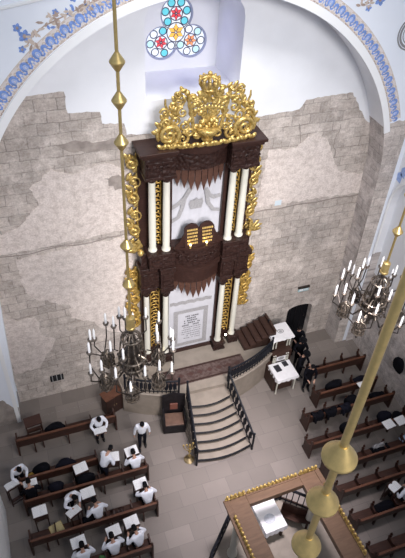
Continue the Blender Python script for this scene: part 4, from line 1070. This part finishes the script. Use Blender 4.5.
# ------------------------------------------------------------ tiered lectern with white cloths
lt = thing('tiered_lectern', 'brown wooden two-tier lectern with white legs right of the platform', 'lectern', (3.46, -1.78, 0), .03)
mb = MB(); mb.b2((-.56, -.80, .06), (.34, .1, .90)); mb.build('lower_cabinet', M['step_wood'], lt, bevel=.015)
mb = MB(); mb.b2((-.05, .1, .06), (.66, 1.05, 1.28)); mb.build('upper_cabinet', M['step_wood'], lt, bevel=.015)
mb = MB(); mb.b2((-.51, -.98, .92), (.41, -.16, .97)); mb.build('lower_top', M['pew'], lt, bevel=.01)
mb = MB(); mb.b2((-.2, .32, 1.84), (.74, 1.1, 1.89)); mb.build('upper_top', M['pew'], lt, bevel=.01)
for x, y, z0, z1 in ((-.46, -.92, 0, .94), (.36, -.92, 0, .94), (-.12, .38, 1.28, 1.85), (0.02, .38, 1.28, 1.85), (.54, .38, 1.28, 1.85), (.66, .38, 1.28, 1.85), (-.12, 1.0, 1.28, 1.85), (.66, 1.0, 1.28, 1.85),
                     (-.28, -.06, .93, 1.35), (-.20, -.06, .93, 1.35), (.30, -.06, .93, 1.35), (.38, -.06, .93, 1.35)):
    mb = MB(); mb.lathe([(.03, z0), (.035, z0 + .1), (.025, z0 + .2), (.035, z1 - .1), (.03, z1)], (x, y, 0), 10); mb.build('leg', M['column'], lt, smooth=True)
mb = MB(); mb.b2((-.32, -.10, 1.30), (.44, .22, 1.34)); mb.build('middle_shelf', M['step_wood'], lt)
mb = MB(); mb.b2((-.14, -.08, 1.0), (.26, -.05, 1.30)); p_ = mb.build('framed_panel', M['fabric'], lt)
mb = MB(); mb.ball((.06, -.085, 1.15), (.14, .01, .10), 12, 8); mb.build('embroidered_emblem', M['greytrim'], p_)
def cloth(name, label, lo, hi, z, drop, rz=0, loc=(0, 0)):
    mb = MB(); nx = 24; pts = []
    x0, y0, x1, y1 = lo[0], lo[1], hi[0], hi[1]
    per = []
    for i in range(nx): per.append((x0 + (x1 - x0) * i / nx, y0, 0, -1))
    for i in range(nx): per.append((x1, y0 + (y1 - y0) * i / nx, 1, 0))
    for i in range(nx): per.append((x1 - (x1 - x0) * i / nx, y1, 0, 1))
    for i in range(nx): per.append((x0, y1 - (y1 - y0) * i / nx, -1, 0))
    n = len(per); vs = [(x, y, z) for x, y, a, b in per]; vs += [(x + a * (.03 + .015 * sin(i * 1.1)), y + b * (.03 + .015 * sin(i * 1.1)), z - drop * (1 + .12 * sin(i * .7))) for i, (x, y, a, b) in enumerate(per)]
    mb.add(vs + [((x0 + x1) / 2, (y0 + y1) / 2, z + .004)], [(i, (i + 1) % n, n + (i + 1) % n, n + i) for i in range(n)] + [(i, (i + 1) % n, 2 * n) for i in range(n)])
    o = tag(mb.build(name, M['fabric'], None, (loc[0], loc[1], 0), smooth=True, angle=50), label, 'tablecloth'); o.rotation_euler = (0, 0, rz)
    return o
cloth('tablecloth', 'white cloth with two black books on the lower front tier of the lectern', (-.53, -1.01), (.43, -.13), .976, .14, .03, (3.46, -1.78))
uc_ = cloth('tablecloth', 'white cloth over the high rear tier of the lectern', (-.23, .29), (.77, 1.13), 1.896, .08, .03, (3.46, -1.78))
mb = MB(); mb.tube([(.31 + .13 * cos(2 * pi * i / 20), .7 + .1 * sin(2 * pi * i / 20), 1.902) for i in range(21)], .018, 5); mb.ball((.31, .7, 1.9), (.08, .06, .008), 12, 6); mb.build('embroidered_emblem', M['greytrim'], uc_)
for lab, x, y, w, l in (('larger black book on the left of the front lectern cloth', 3.22, -2.22, .24, .32), ('smaller black book on the right of the front lectern cloth', 3.62, -2.08, .2, .24)):
    r = thing('closed_book', lab, 'book', (x, y, .983), .1)
    mb = MB(); mb.box((0, 0, .025), (w, l, .05)); mb.build('cover', M['coverblack'], r, bevel=.006)
    mb = MB(); mb.box((.008, 0, .025), (w, l - .02, .036)); mb.build('page_block', M['candle'], r)

# ------------------------------------------------------------ bimah (reading platform under a wooden canopy)
bi = thing('bimah', 'wooden reading platform with square canopy frame, white columns and gilded cresting at bottom centre', 'bimah', (.20, -9.35, 0), .035)
octo = [(2.5 * cos(radians(22.5 + 45 * i)), 2.5 * sin(radians(22.5 + 45 * i)) * .95) for i in range(8)]
mb = MB(); mb.prism(octo, lambda u, v, w: V((u, v, w)), .5); mb.build('base', M['platform'], bi)
mb = MB()
for i in range(8):
    a, b = V(octo[i]), V(octo[(i + 1) % 8]); mb.tube([(a.x, a.y, .5), (b.x, b.y, .5)], .04, 6)
mb.build('base_moulding', M['pew'], bi)
HB = 1.58
for sx in (-1, 1):
    for sy in (-1, 1):
        mb = MB(); mb.lathe([(.17, .5), (.17, .6), (.13, .66), (.115, .74), (.105, 2.6), (.15, 2.72), (.17, 2.78)], (sx * 1.38, sy * 1.0, 0), 18); mb.build('column', M['column'], bi, smooth=True)
for sx in (-1, 1):
    mb = MB(); mb.b2((sx * (HB - .66), -HB, 2.78), (sx * HB, HB, 3.0)); mb.b2((sx * (HB - .1), -HB - .02, 2.94), (sx * (HB + .06), HB + .02, 3.03)); mb.build('canopy_beam', M['bimah'], bi, bevel=.012)
for sy in (-1, 1):
    mb = MB(); mb.b2((-HB + .66, sy * (HB - .34), 2.78), (HB - .66, sy * HB, 3.0)); mb.b2((-HB + .66, sy * (HB - .08), 2.94), (HB - .66, sy * (HB + .06), 3.03)); mb.build('canopy_beam', M['bimah'], bi, bevel=.012)
def crest(p, q, h, n):
    mb = MB(); p, q = V(p), V(q); d = (q - p) / n; u_ = d.normalized(); mb.tube([p, q], .03, 6)
    for i in range(n):
        c = p + d * (i + .5); s = 1 if i % 2 else -1
        mb.tube([c + u_ * (d.length * .42 * cos(t) * (1 - t / 9)) * s + V((0, 0, h * .45 + h * .4 * sin(t) * (1 - t / 12))) for t in [k * .7 for k in range(9)]], .026, 5)
        mb.ball(c + V((0, 0, h * .9)), (.05, .05, .06), 6, 5)
    mb.build('gilt_cresting', M['gold'], bi, smooth=True, angle=80)
Z = 3.04
crest((-HB, HB, Z), (-HB + .66, HB, Z), .17, 5); crest((HB - .66, HB, Z), (HB, HB, Z), .17, 5); crest((-HB + .72, HB, Z), (HB - .72, HB, Z), .12, 13)
crest((-HB + .06, HB - .55, Z), (-HB + .06, -HB + .3, Z), .15, 18); crest((HB - .06, HB - .55, Z), (HB - .06, -HB + .3, Z), .15, 18)
crest((-HB, -HB, Z), (-HB + .66, -HB, Z), .17, 5); crest((HB - .66, -HB, Z), (HB, -HB, Z), .17, 5)
# railing panels round the platform
for i in range(8):
    a, b = V((*octo[i], .5)) * 1, V((*octo[(i + 1) % 8], .5)) * 1
    if i == 5: continue
    a.x *= .96; b.x *= .96; a.y *= .96; b.y *= .96
    mb = MB(); mb.tube([a + V((0, 0, .85)), b + V((0, 0, .85))], .05, 6); pr = mb.build('handrail', M['black'], bi)
    mb = MB(); mb.tube([a + V((0, 0, .12)), b + V((0, 0, .12))], .025, 6); mb.build('bottom_rail', M['black'], bi)
    n = 9
    for k in range(n + 1):
        c = a + (b - a) * k / n; mb = MB(); mb.cyl(c, c + V((0, 0, .85)), .018 if k % n else .04, None, 6); mb.build('baluster', M['black'], pr)
# brown stair cheeks on the left side
for y in (-.15, .75):
    mb = MB(); mb.prism([(-2.45, 0), (-2.45, .95), (-2.55, 1.0), (-3.2, .45), (-3.2, 0)], lambda u, v, w: V((u + .1, y + w, v)), .07); mb.build('stair_cheek', M['bimah'], bi)
for k in range(3):
    mb = MB(); mb.b2((-3.05 + .24 * k, -.1, 0), (-2.3, .76, .14 + .14 * k)); mb.build('step', M['platform'], bi)
tb = thing('reading_table', 'wooden table under white cloth inside the bimah canopy', 'table', (.20, -7.95 - .0, .5), .06)
mb = MB(); mb.box((0, 0, .80), (.74, .98, .05)); mb.build('table_top', M['pew'], tb)
for sx in (-1, 1):
    for sy in (-1, 1):
        mb = MB(); mb.box((sx * .31, sy * .42, .39), (.07, .07, .78)); mb.build('leg', M['pew'], tb)
mb = MB(); mb.box((0, 0, .7), (.62, .86, .14)); mb.build('apron', M['pew'], tb)
bc_ = cloth('tablecloth', 'white cloth on the reading table under the bimah canopy', (-.39, -.52), (.39, .52), 1.338, .22, .06, (.20, -7.95))
mb = MB(); mb.ball((-.05, -.12, 1.345), (.17, .15, .012), 16, 6); mb.tube([(-.05 + .18 * cos(2 * pi * i / 20), -.12 + .16 * sin(2 * pi * i / 20), 1.345) for i in range(21)], .012, 5); mb.build('embroidered_emblem', mat('pale_silver_thread', (.58, .60, .66), .7, var=.1, scale=20), bc_)
bn = thing('curved_bench', 'brown curved bench under the far side of the bimah canopy, right of the white table', 'bench', (1.15, -8.1, .5), -.6)
mb = MB(); mb.prism([(-.5, -.12), (0, -.2), (.5, -.12), (.5, .12), (0, .05), (-.5, .12)], lambda u, v, w: V((u, v, .38 + w)), .06); mb.build('seat', M['pew'], bn)
mb = MB(); mb.prism([(-.5, .12), (0, .05), (.5, .12), (.5, .17), (0, .1), (-.5, .17)], lambda u, v, w: V((u, v, .05 + w)), .8); mb.build('backrest', M['pew'], bn)
for s in (-1, 1):
    mb = MB(); mb.box((s * .42, 0, .19), (.08, .24, .38)); mb.build('leg', M['pew'], bn)

# ------------------------------------------------------------ people
DG = None
def skin_mesh(chains, sub=1):
    """chains: list of lists of (point, radius) ; every chain starts at an index ('i') or a new vertex. Returns evaluated mesh."""
    vs, rs, es = [], [], []
    for ch in chains:
        prev = None
        for e in ch:
            if isinstance(e, int): prev = e; continue
            vs.append(e[0]); rs.append(e[1]); i = len(vs) - 1
            if prev is not None: es.append((prev, i))
            prev = i
    me = bpy.data.meshes.new('t'); me.from_pydata([tuple(v) for v in vs], es, [])
    o = bpy.data.objects.new('t', me); COL.objects.link(o)
    sk = o.modifiers.new('s', 'SKIN'); sk.use_smooth_shade = True
    for i, r in enumerate(rs):
        d = me.skin_vertices[0].data[i]; d.radius = (r, r) if not isinstance(r, tuple) else r
        d.use_root = (i == 0)
    if sub: ss = o.modifiers.new('u', 'SUBSURF'); ss.levels = sub
    dg = bpy.context.evaluated_depsgraph_get(); dg.update()
    out = bpy.data.meshes.new_from_object(o.evaluated_get(dg))
    bpy.data.objects.remove(o); return out
def mesh_to_mb(me, mb):
    mb.add([v.co.copy() for v in me.vertices], [tuple(p.vertices) for p in me.polygons]); bpy.data.meshes.remove(me)
def remesh(o, vox):
    m = o.modifiers.new('r', 'REMESH'); m.mode = 'VOXEL'; m.voxel_size = vox; m.use_smooth_shade = True
    s = o.modifiers.new('sm', 'SMOOTH'); s.iterations = 2; s.factor = .5
    dg = bpy.context.evaluated_depsgraph_get(); dg.update()
    me = bpy.data.meshes.new_from_object(o.evaluated_get(dg)); old = o.data; o.modifiers.clear(); o.data = me; bpy.data.meshes.remove(old)
def ik(a, b, l1, l2, hint):
    d = b - a; L = min(d.length, (l1 + l2) * .995); u_ = d.normalized(); b = a + u_ * L
    x = (l1 * l1 - l2 * l2 + L * L) / (2 * L); h = sqrt(max(l1 * l1 - x * x, 0)); n = (hint - u_ * hint.dot(u_)).normalized()
    return a + u_ * x + n * h, b

def person(label, loc, rz, seated=False, lean=.1, nod=.3, hands=((-.12, .38, .95), (.12, .38, .95)), top='shirt', hat=None, stride=.0, turn=0.0, scale=1.0, seat=.49, tie=False, kippa=True, beard=False):
    """Local frame: facing +y, feet at z = 0."""
    hz = seat + .09 if seated else .93
    hip = V((0, 0, hz)); ax = V((0, sin(lean), cos(lean)))
    waist = hip + ax * .18; chest = hip + ax * .38; nb = hip + ax * .53
    nd = lean + nod * .6; hd = V((0, sin(nd), cos(nd))); neck = nb + hd * .08
    hc = neck + V((0, sin(lean + nod), cos(lean + nod))) * .13 + V((0, .02, 0))
    Rh = Matrix.Rotation(turn, 3, 'Z') @ Matrix.Rotation(-(lean * .6 + nod), 3, 'X')
    sh = [nb + V((s * .185, 0, 0)) - ax * .05 for s in (-1, 1)]
    el, wr = [], []
    for s, k in ((-1, 0), (1, 1)):
        e, w = ik(sh[k], V(hands[k]), .29, .26, V((s * .8, -.5, -.6))); el.append(e); wr.append(w)
    hp = [hip + V((s * .09, 0, -.02)) for s in (-1, 1)]
    if seated:
        kn = [V((s * .13, .42, hz - .03)) for s in (-1, 1)]; an = [V((s * .13, .44, .08)) for s in (-1, 1)]
    else:
        kn = [V((s * .10, .03 + s * stride * .5, .49)) for s in (-1, 1)]; an = [V((s * .10, s * stride, .085)) for s in (-1, 1)]
    toe = [a + V((s * .03, .15, -.045)) for s, a in zip((-1, 1), an)]
    # --- body: one skinned surface, head and hands merged by remeshing
    ch = [[(hip, .105), (waist, .10), (chest, .115), (nb, .075), (neck, .052), (hc - hd * .03, .06)]]
    idx = 6
    for k in (0, 1):
        fd = (wr[k] - el[k]).normalized(); side = V((1 if k == 0 else -1, 0, 0)); palm = wr[k] + fd * .055
        ch.append([2, (sh[k], .058), ((sh[k] + el[k]) / 2, .048), (el[k], .04), ((el[k] + wr[k]) / 2, .036), (wr[k], .026), (palm, .03)]); pi_ = idx + 5; idx += 6
        lat = fd.cross(V((0, 0, 1))); lat = lat.normalized() if lat.length > .1 else V((1, 0, 0)); dn = lat.cross(fd).normalized(); dn = -dn if dn.z > 0 else dn
        for f, (o_, l) in enumerate(((-.027, .065), (-.009, .078), (.009, .074), (.027, .058))):
            b0 = palm + lat * o_ + fd * .035; b1 = b0 + fd * l * .55 + dn * .012; b2 = b1 + fd * l * .35 + dn * .03
            ch.append([pi_, (b0, .0095), (b1, .009), (b2, .008)]); idx += 3
        tdir = lat * (.9 if lat.dot(side) > 0 else -.9)
        ch.append([pi_, (wr[k] + fd * .03 + tdir * .03, .012), (wr[k] + fd * .065 + tdir * .05, .010), (wr[k] + fd * .095 + tdir * .048 + dn * .01, .009)]); idx += 3
    for k in (0, 1):
        ch.append([0, (hp[k], .085), ((hp[k] + kn[k]) / 2, .075), (kn[k], .055), ((kn[k] * .6 + an[k] * .4), .055), (an[k], .036), (toe[k], .034)]); idx += 6
    mb = MB(); mesh_to_mb(skin_mesh(ch), mb)
    def H(p): return hc + Rh @ V(p)
    mb.ball(hc, (.078, .098, .115), 16, 12, Rh); mb.ball(H((0, .03, -.05)), (.062, .07, .075), 12, 8, Rh); mb.ball(H((0, .105, -.015)), (.016, .026, .026), 8, 6, Rh); mb.ball(H((0, .09, .03)), (.05, .02, .018), 8, 6, Rh)
    mb.ball(H((0, .085, -.065)), (.028, .018, .012), 8, 6, Rh)
    for s in (-1, 1): mb.ball(H((s * .079, -.005, -.01)), (.014, .024, .034), 8, 6, Rh)
    b = mb.build('person', M['skin']); remesh(b, .0105); tag(b, label, 'person')
    b.location = loc; b.rotation_euler = (0, 0, rz); b.scale = (scale,) * 3
    mb = MB()
    for s in (-1, 1): mb.ball(H((s * .032, .093, .012)), .010, 8, 6)
    mb.build('eyes', M['eye'], b)
    # --- clothes
    def garment(name, chains, m, vox=.014):
        q = MB(); mesh_to_mb(skin_mesh(chains), q); o = q.build(name, m, b); remesh(o, vox); return o
    tch = [[(hip - ax * .03, (.175, .16)), (waist, (.168, .15)), (chest, (.19, .155)), (nb - ax * .03, (.12, .10)), (nb + hd * .035, (.068, .068))]]
    for k in (0, 1): tch.append([2, (sh[k], .08), ((sh[k] + el[k]) / 2, .07), (el[k], .060), ((el[k] * .4 + wr[k] * .6), .052), (wr[k] - (wr[k] - el[k]).normalized() * .01, .042)])
    if top == 'coat' and not seated: tch.append([0, (V((0, 0, .68)), (.19, .16)), (V((0, 0, .48)), (.20, .17))])
    tm = M['shirt'] if top == 'shirt' else M['cloth']
    garment('shirt' if top == 'shirt' else 'coat', tch, tm)
    lch = [[(hip + ax * .12, (.155, .14)), (hip - ax * .05, (.16, .15))]]
    for k in (0, 1): lch.append([1, (hp[k] + (kn[k] - hp[k]) * .15, .105), ((hp[k] + kn[k]) / 2, .092), (kn[k], .074), (kn[k] * .5 + an[k] * .5, .066), (an[k] - (kn[k] - an[k]).normalized() * .035, .062)])
    garment('trousers', lch, M['navy'] if top == 'shirt' else M['cloth'])
    for k in (0, 1):
        q = MB(); a = an[k]; t = toe[k]
        q.ball((a + t) / 2 + V((0, 0, -.01)), (.05, .145, .05), 12, 8); q.ball(a + V((0, -.02, 0)), (.045, .055, .06), 10, 7)
        for i, v in enumerate(q.v): q.v[i] = V((v.x, v.y, max(v.z, .002)))
        q.build('shoe', M['shoe'], b, smooth=True)
    q = MB()
    n, mm = 18, 10; vs = []
    for j in range(mm + 1):                 # hair cap, cut higher over the face
        t = pi * .62 * j / mm
        for i in range(n):
            a = 2 * pi * i / n; f = max(0, sin(a)); tt = t * (1 - .36 * f)
            vs.append(H((.086 * sin(tt) * cos(a), .106 * sin(tt) * sin(a) - .004, .122 * cos(tt) + .004)))
    q.add(vs, [(j * n + i, (j + 1) * n + i, (j + 1) * n + (i + 1) % n, j * n + (i + 1) % n) for j in range(mm) for i in range(n)])
    q.build('hair', M['hair'], b, smooth=True)
    if beard:
        q = MB(); q.ball(H((0, .075, -.095)), (.055, .04, .07), 10, 8, Rh); q.build('beard', M['hair'], b, smooth=True)
    if hat == 'hat':
        q = MB(); up = Rh @ V((0, 0, 1)); q.lathe([(.17, 0), (.172, .012), (.105, .02), (.10, .10), (.085, .125), (0, .12)], H((0, 0, .062)), 20, up); q.build('hat', M['felt'], b, smooth=True)
    elif kippa:
        q = MB(); up = Rh @ V((0, -.25, 1)); q.lathe([(.078, 0), (.07, .022), (.045, .038), (0, .045)], H((0, -.02, .09)), 16, up); q.build('skullcap', M['felt'], b, smooth=True)
    if tie:
        q = MB(); c = chest + V((0, .15, -.02)); q.prism([(-.02, .12), (.02, .12), (.035, -.2), (0, -.25), (-.035, -.2)], lambda u, v, w: c + V((u, -.01 + w, v)), .015); q.build('tie', M['red_cloth'], b)
    return b
SIT = dict(seated=True, lean=.22, nod=.5)
person('man in white shirt standing with head bowed over a book at the first left pew', (-4.32, -2.64, 0), pi + .05, lean=.12, nod=.7, hands=((-.2, .34, 1.05), (.2, .34, 1.05)))
person('man in white shirt and black trousers standing alone in the aisle left of the steps', (-2.87, -3.42, 0), pi - .1, lean=.05, nod=.5, hands=((-.30, .02, .80), (.30, .02, .80)), stride=.08, tie=False)
person('man in white bending over an open book at the end of the short pew', (-4.52, -4.34, 0), -1.0, lean=.5, nod=.3, hands=((-.16, .42, 1.0), (.16, .40, 1.0)), turn=.3)
person('seated man in white at the aisle end of the third left pew', (-3.40, -4.58, 0), .1, hands=((-.2, .36, .85), (.2, .36, .85)), **SIT)
person('man in white shirt bowing over a yellowed book at the far left edge', (-7.36, -3.66, 0), pi + .35, lean=.35, nod=.5, hands=((-.14, .42, 1.0), (.14, .42, 1.0)))
person('seated boy in black clothes at the far left end of the third left pew', (-7.02, -4.58, 0), .05, top='coat', hands=((-.18, .33, .84), (.18, .33, .84)), **SIT)
person('man in white shirt bending with crossed arms behind the third left pew', (-5.88, -5.14, 0), pi + .5, lean=.5, nod=.35, hands=((-.15, .45, 1.03), (.15, .45, 1.03)))
person('seated man in white in the middle of the fourth left pew', (-5.02, -5.92, 0), .25, hands=((-.22, .30, .80), (.22, .30, .80)), turn=.4, **SIT)
person('seated man in white at the aisle end of the fourth left pew', (-3.33, -5.92, 0), .1, hands=((-.16, .40, .95), (.2, .34, .85)), **SIT)
person('man in white nearest the aisle in the nearest left pew', (-3.98, -7.22, 0), .35, hands=((-.2, .34, .85), (.2, .36, .9)), **SIT)
person('middle man in white of the three in the nearest left pew', (-4.78, -7.24, 0), .1, hands=((-.2, .36, .85), (.2, .36, .85)), **SIT)
person('leftmost man in white of the three in the nearest left pew', (-5.74, -7.24, 0), .0, hands=((-.2, .36, .85), (.2, .36, .85)), **SIT)
BK = dict(top='coat')
person('man in black closest to the black door behind the tiered lectern', (4.78, -.9, 0), pi - .4, lean=.08, nod=.15, hands=((-.16, .28, 1.05), (.16, .28, 1.1)), kippa=False, **BK)
person('bearded man in black hat in the middle of the group by the lectern', (4.58, -1.55, 0), pi - .3, lean=.1, nod=.1, hands=((-.14, .3, 1.1), (.14, .3, 1.1)), hat='hat', beard=True, **BK)
person('man in black hat beside the books on the front tier of the lectern', (4.28, -2.2, 0), pi + .5, lean=.12, nod=.3, hands=((-.16, .34, 1.05), (.16, .34, 1.05)), hat='hat', **BK)
person('bareheaded man in black standing foremost beside the lectern', (4.34, -2.85, 0), pi - .2, lean=.15, nod=.3, hands=((-.14, .36, 1.02), (.14, .36, 1.02)), **BK)
person('man in white leaning over an open book at the right edge of the photo', (5.28, -8.62, 0), .1, hands=((-.24, .28, .78), (.2, .3, .8)), **SIT)
book('open white book beside the man in white at the right edge', (4.92, -8.22, .955), .3, .0, .42, .34)
stand('stand under the open book of the man in white at the right edge', 4.92, -8.22, .3, .93, .46)

# ------------------------------------------------------------ light
w = bpy.data.worlds.new('daylight'); S.world = w; w.use_nodes = True
bg = w.node_tree.nodes['Background']; bg.inputs[0].default_value = (.72, .83, 1.0, 1); bg.inputs[1].default_value = .54
def area(name, loc, target, sx, sy, power, color, spread=180):
    d = bpy.data.lights.new(name, 'AREA'); d.shape = 'RECTANGLE'; d.size = sx; d.size_y = sy; d.energy = power; d.color = color; d.spread = radians(spread)
    o = bpy.data.objects.new(name, d); COL.objects.link(o); o.location = loc
    o.rotation_euler = (V(target) - V(loc)).to_track_quat('-Z', 'Y').to_euler(); return o
area('dome_window_light', (-1.5, -5.0, 24), (1, 0, 13.2), 2.2, 2.2, 150, (1, .99, .98), 55)
area('gallery_window_light', (1, -17.5, 20), (-.6, -.9, 7.6), 7, 4, 530, (1, .97, .96), 66)
area('dome_daylight', (1.0, -8, 25), (.3, -6.2, 0), 3, 3, 175, (1, .92, .96), 24)
area('lower_wall_fill', (-1, -17.5, 13), (.5, -.3, 4.2), 5, 2, 190, (1, .95, .93), 46)  # unseen fill lamp, added to brighten the lower part of the ark wall
area('rosette_daylight', (RX, DEP + .05, 13.35), (RX, 0, 12.6), 1.2, 1.2, 16, (.52, .50, 1))

# ------------------------------------------------------------ camera
cam = bpy.data.cameras.new('camera'); co = bpy.data.objects.new('camera', cam); COL.objects.link(co)
F, yaw, pit, roll = 582.024, .38206187, .7305965, .06344605
f = V((sin(yaw) * cos(pit), cos(yaw) * cos(pit), -sin(pit))); r = V((cos(yaw), -sin(yaw), 0)); u = r.cross(f)
r2 = r * cos(roll) + u * sin(roll); u2 = -r * sin(roll) + u * cos(roll)
mw = Matrix((r2, u2, -f)).transposed().to_4x4(); mw.translation = (-5.660016, -15.399851, 19.603768)
co.matrix_world = mw
cam.sensor_fit = 'AUTO'; cam.sensor_width = 36; cam.lens = F / 558 * 36; cam.clip_start = .05
S.camera = co
S.view_settings.view_transform = 'Standard'; S.view_settings.look = 'None'; S.view_settings.gamma = 1; S.view_settings.use_curve_mapping = False
S.view_settings.exposure = 0.0
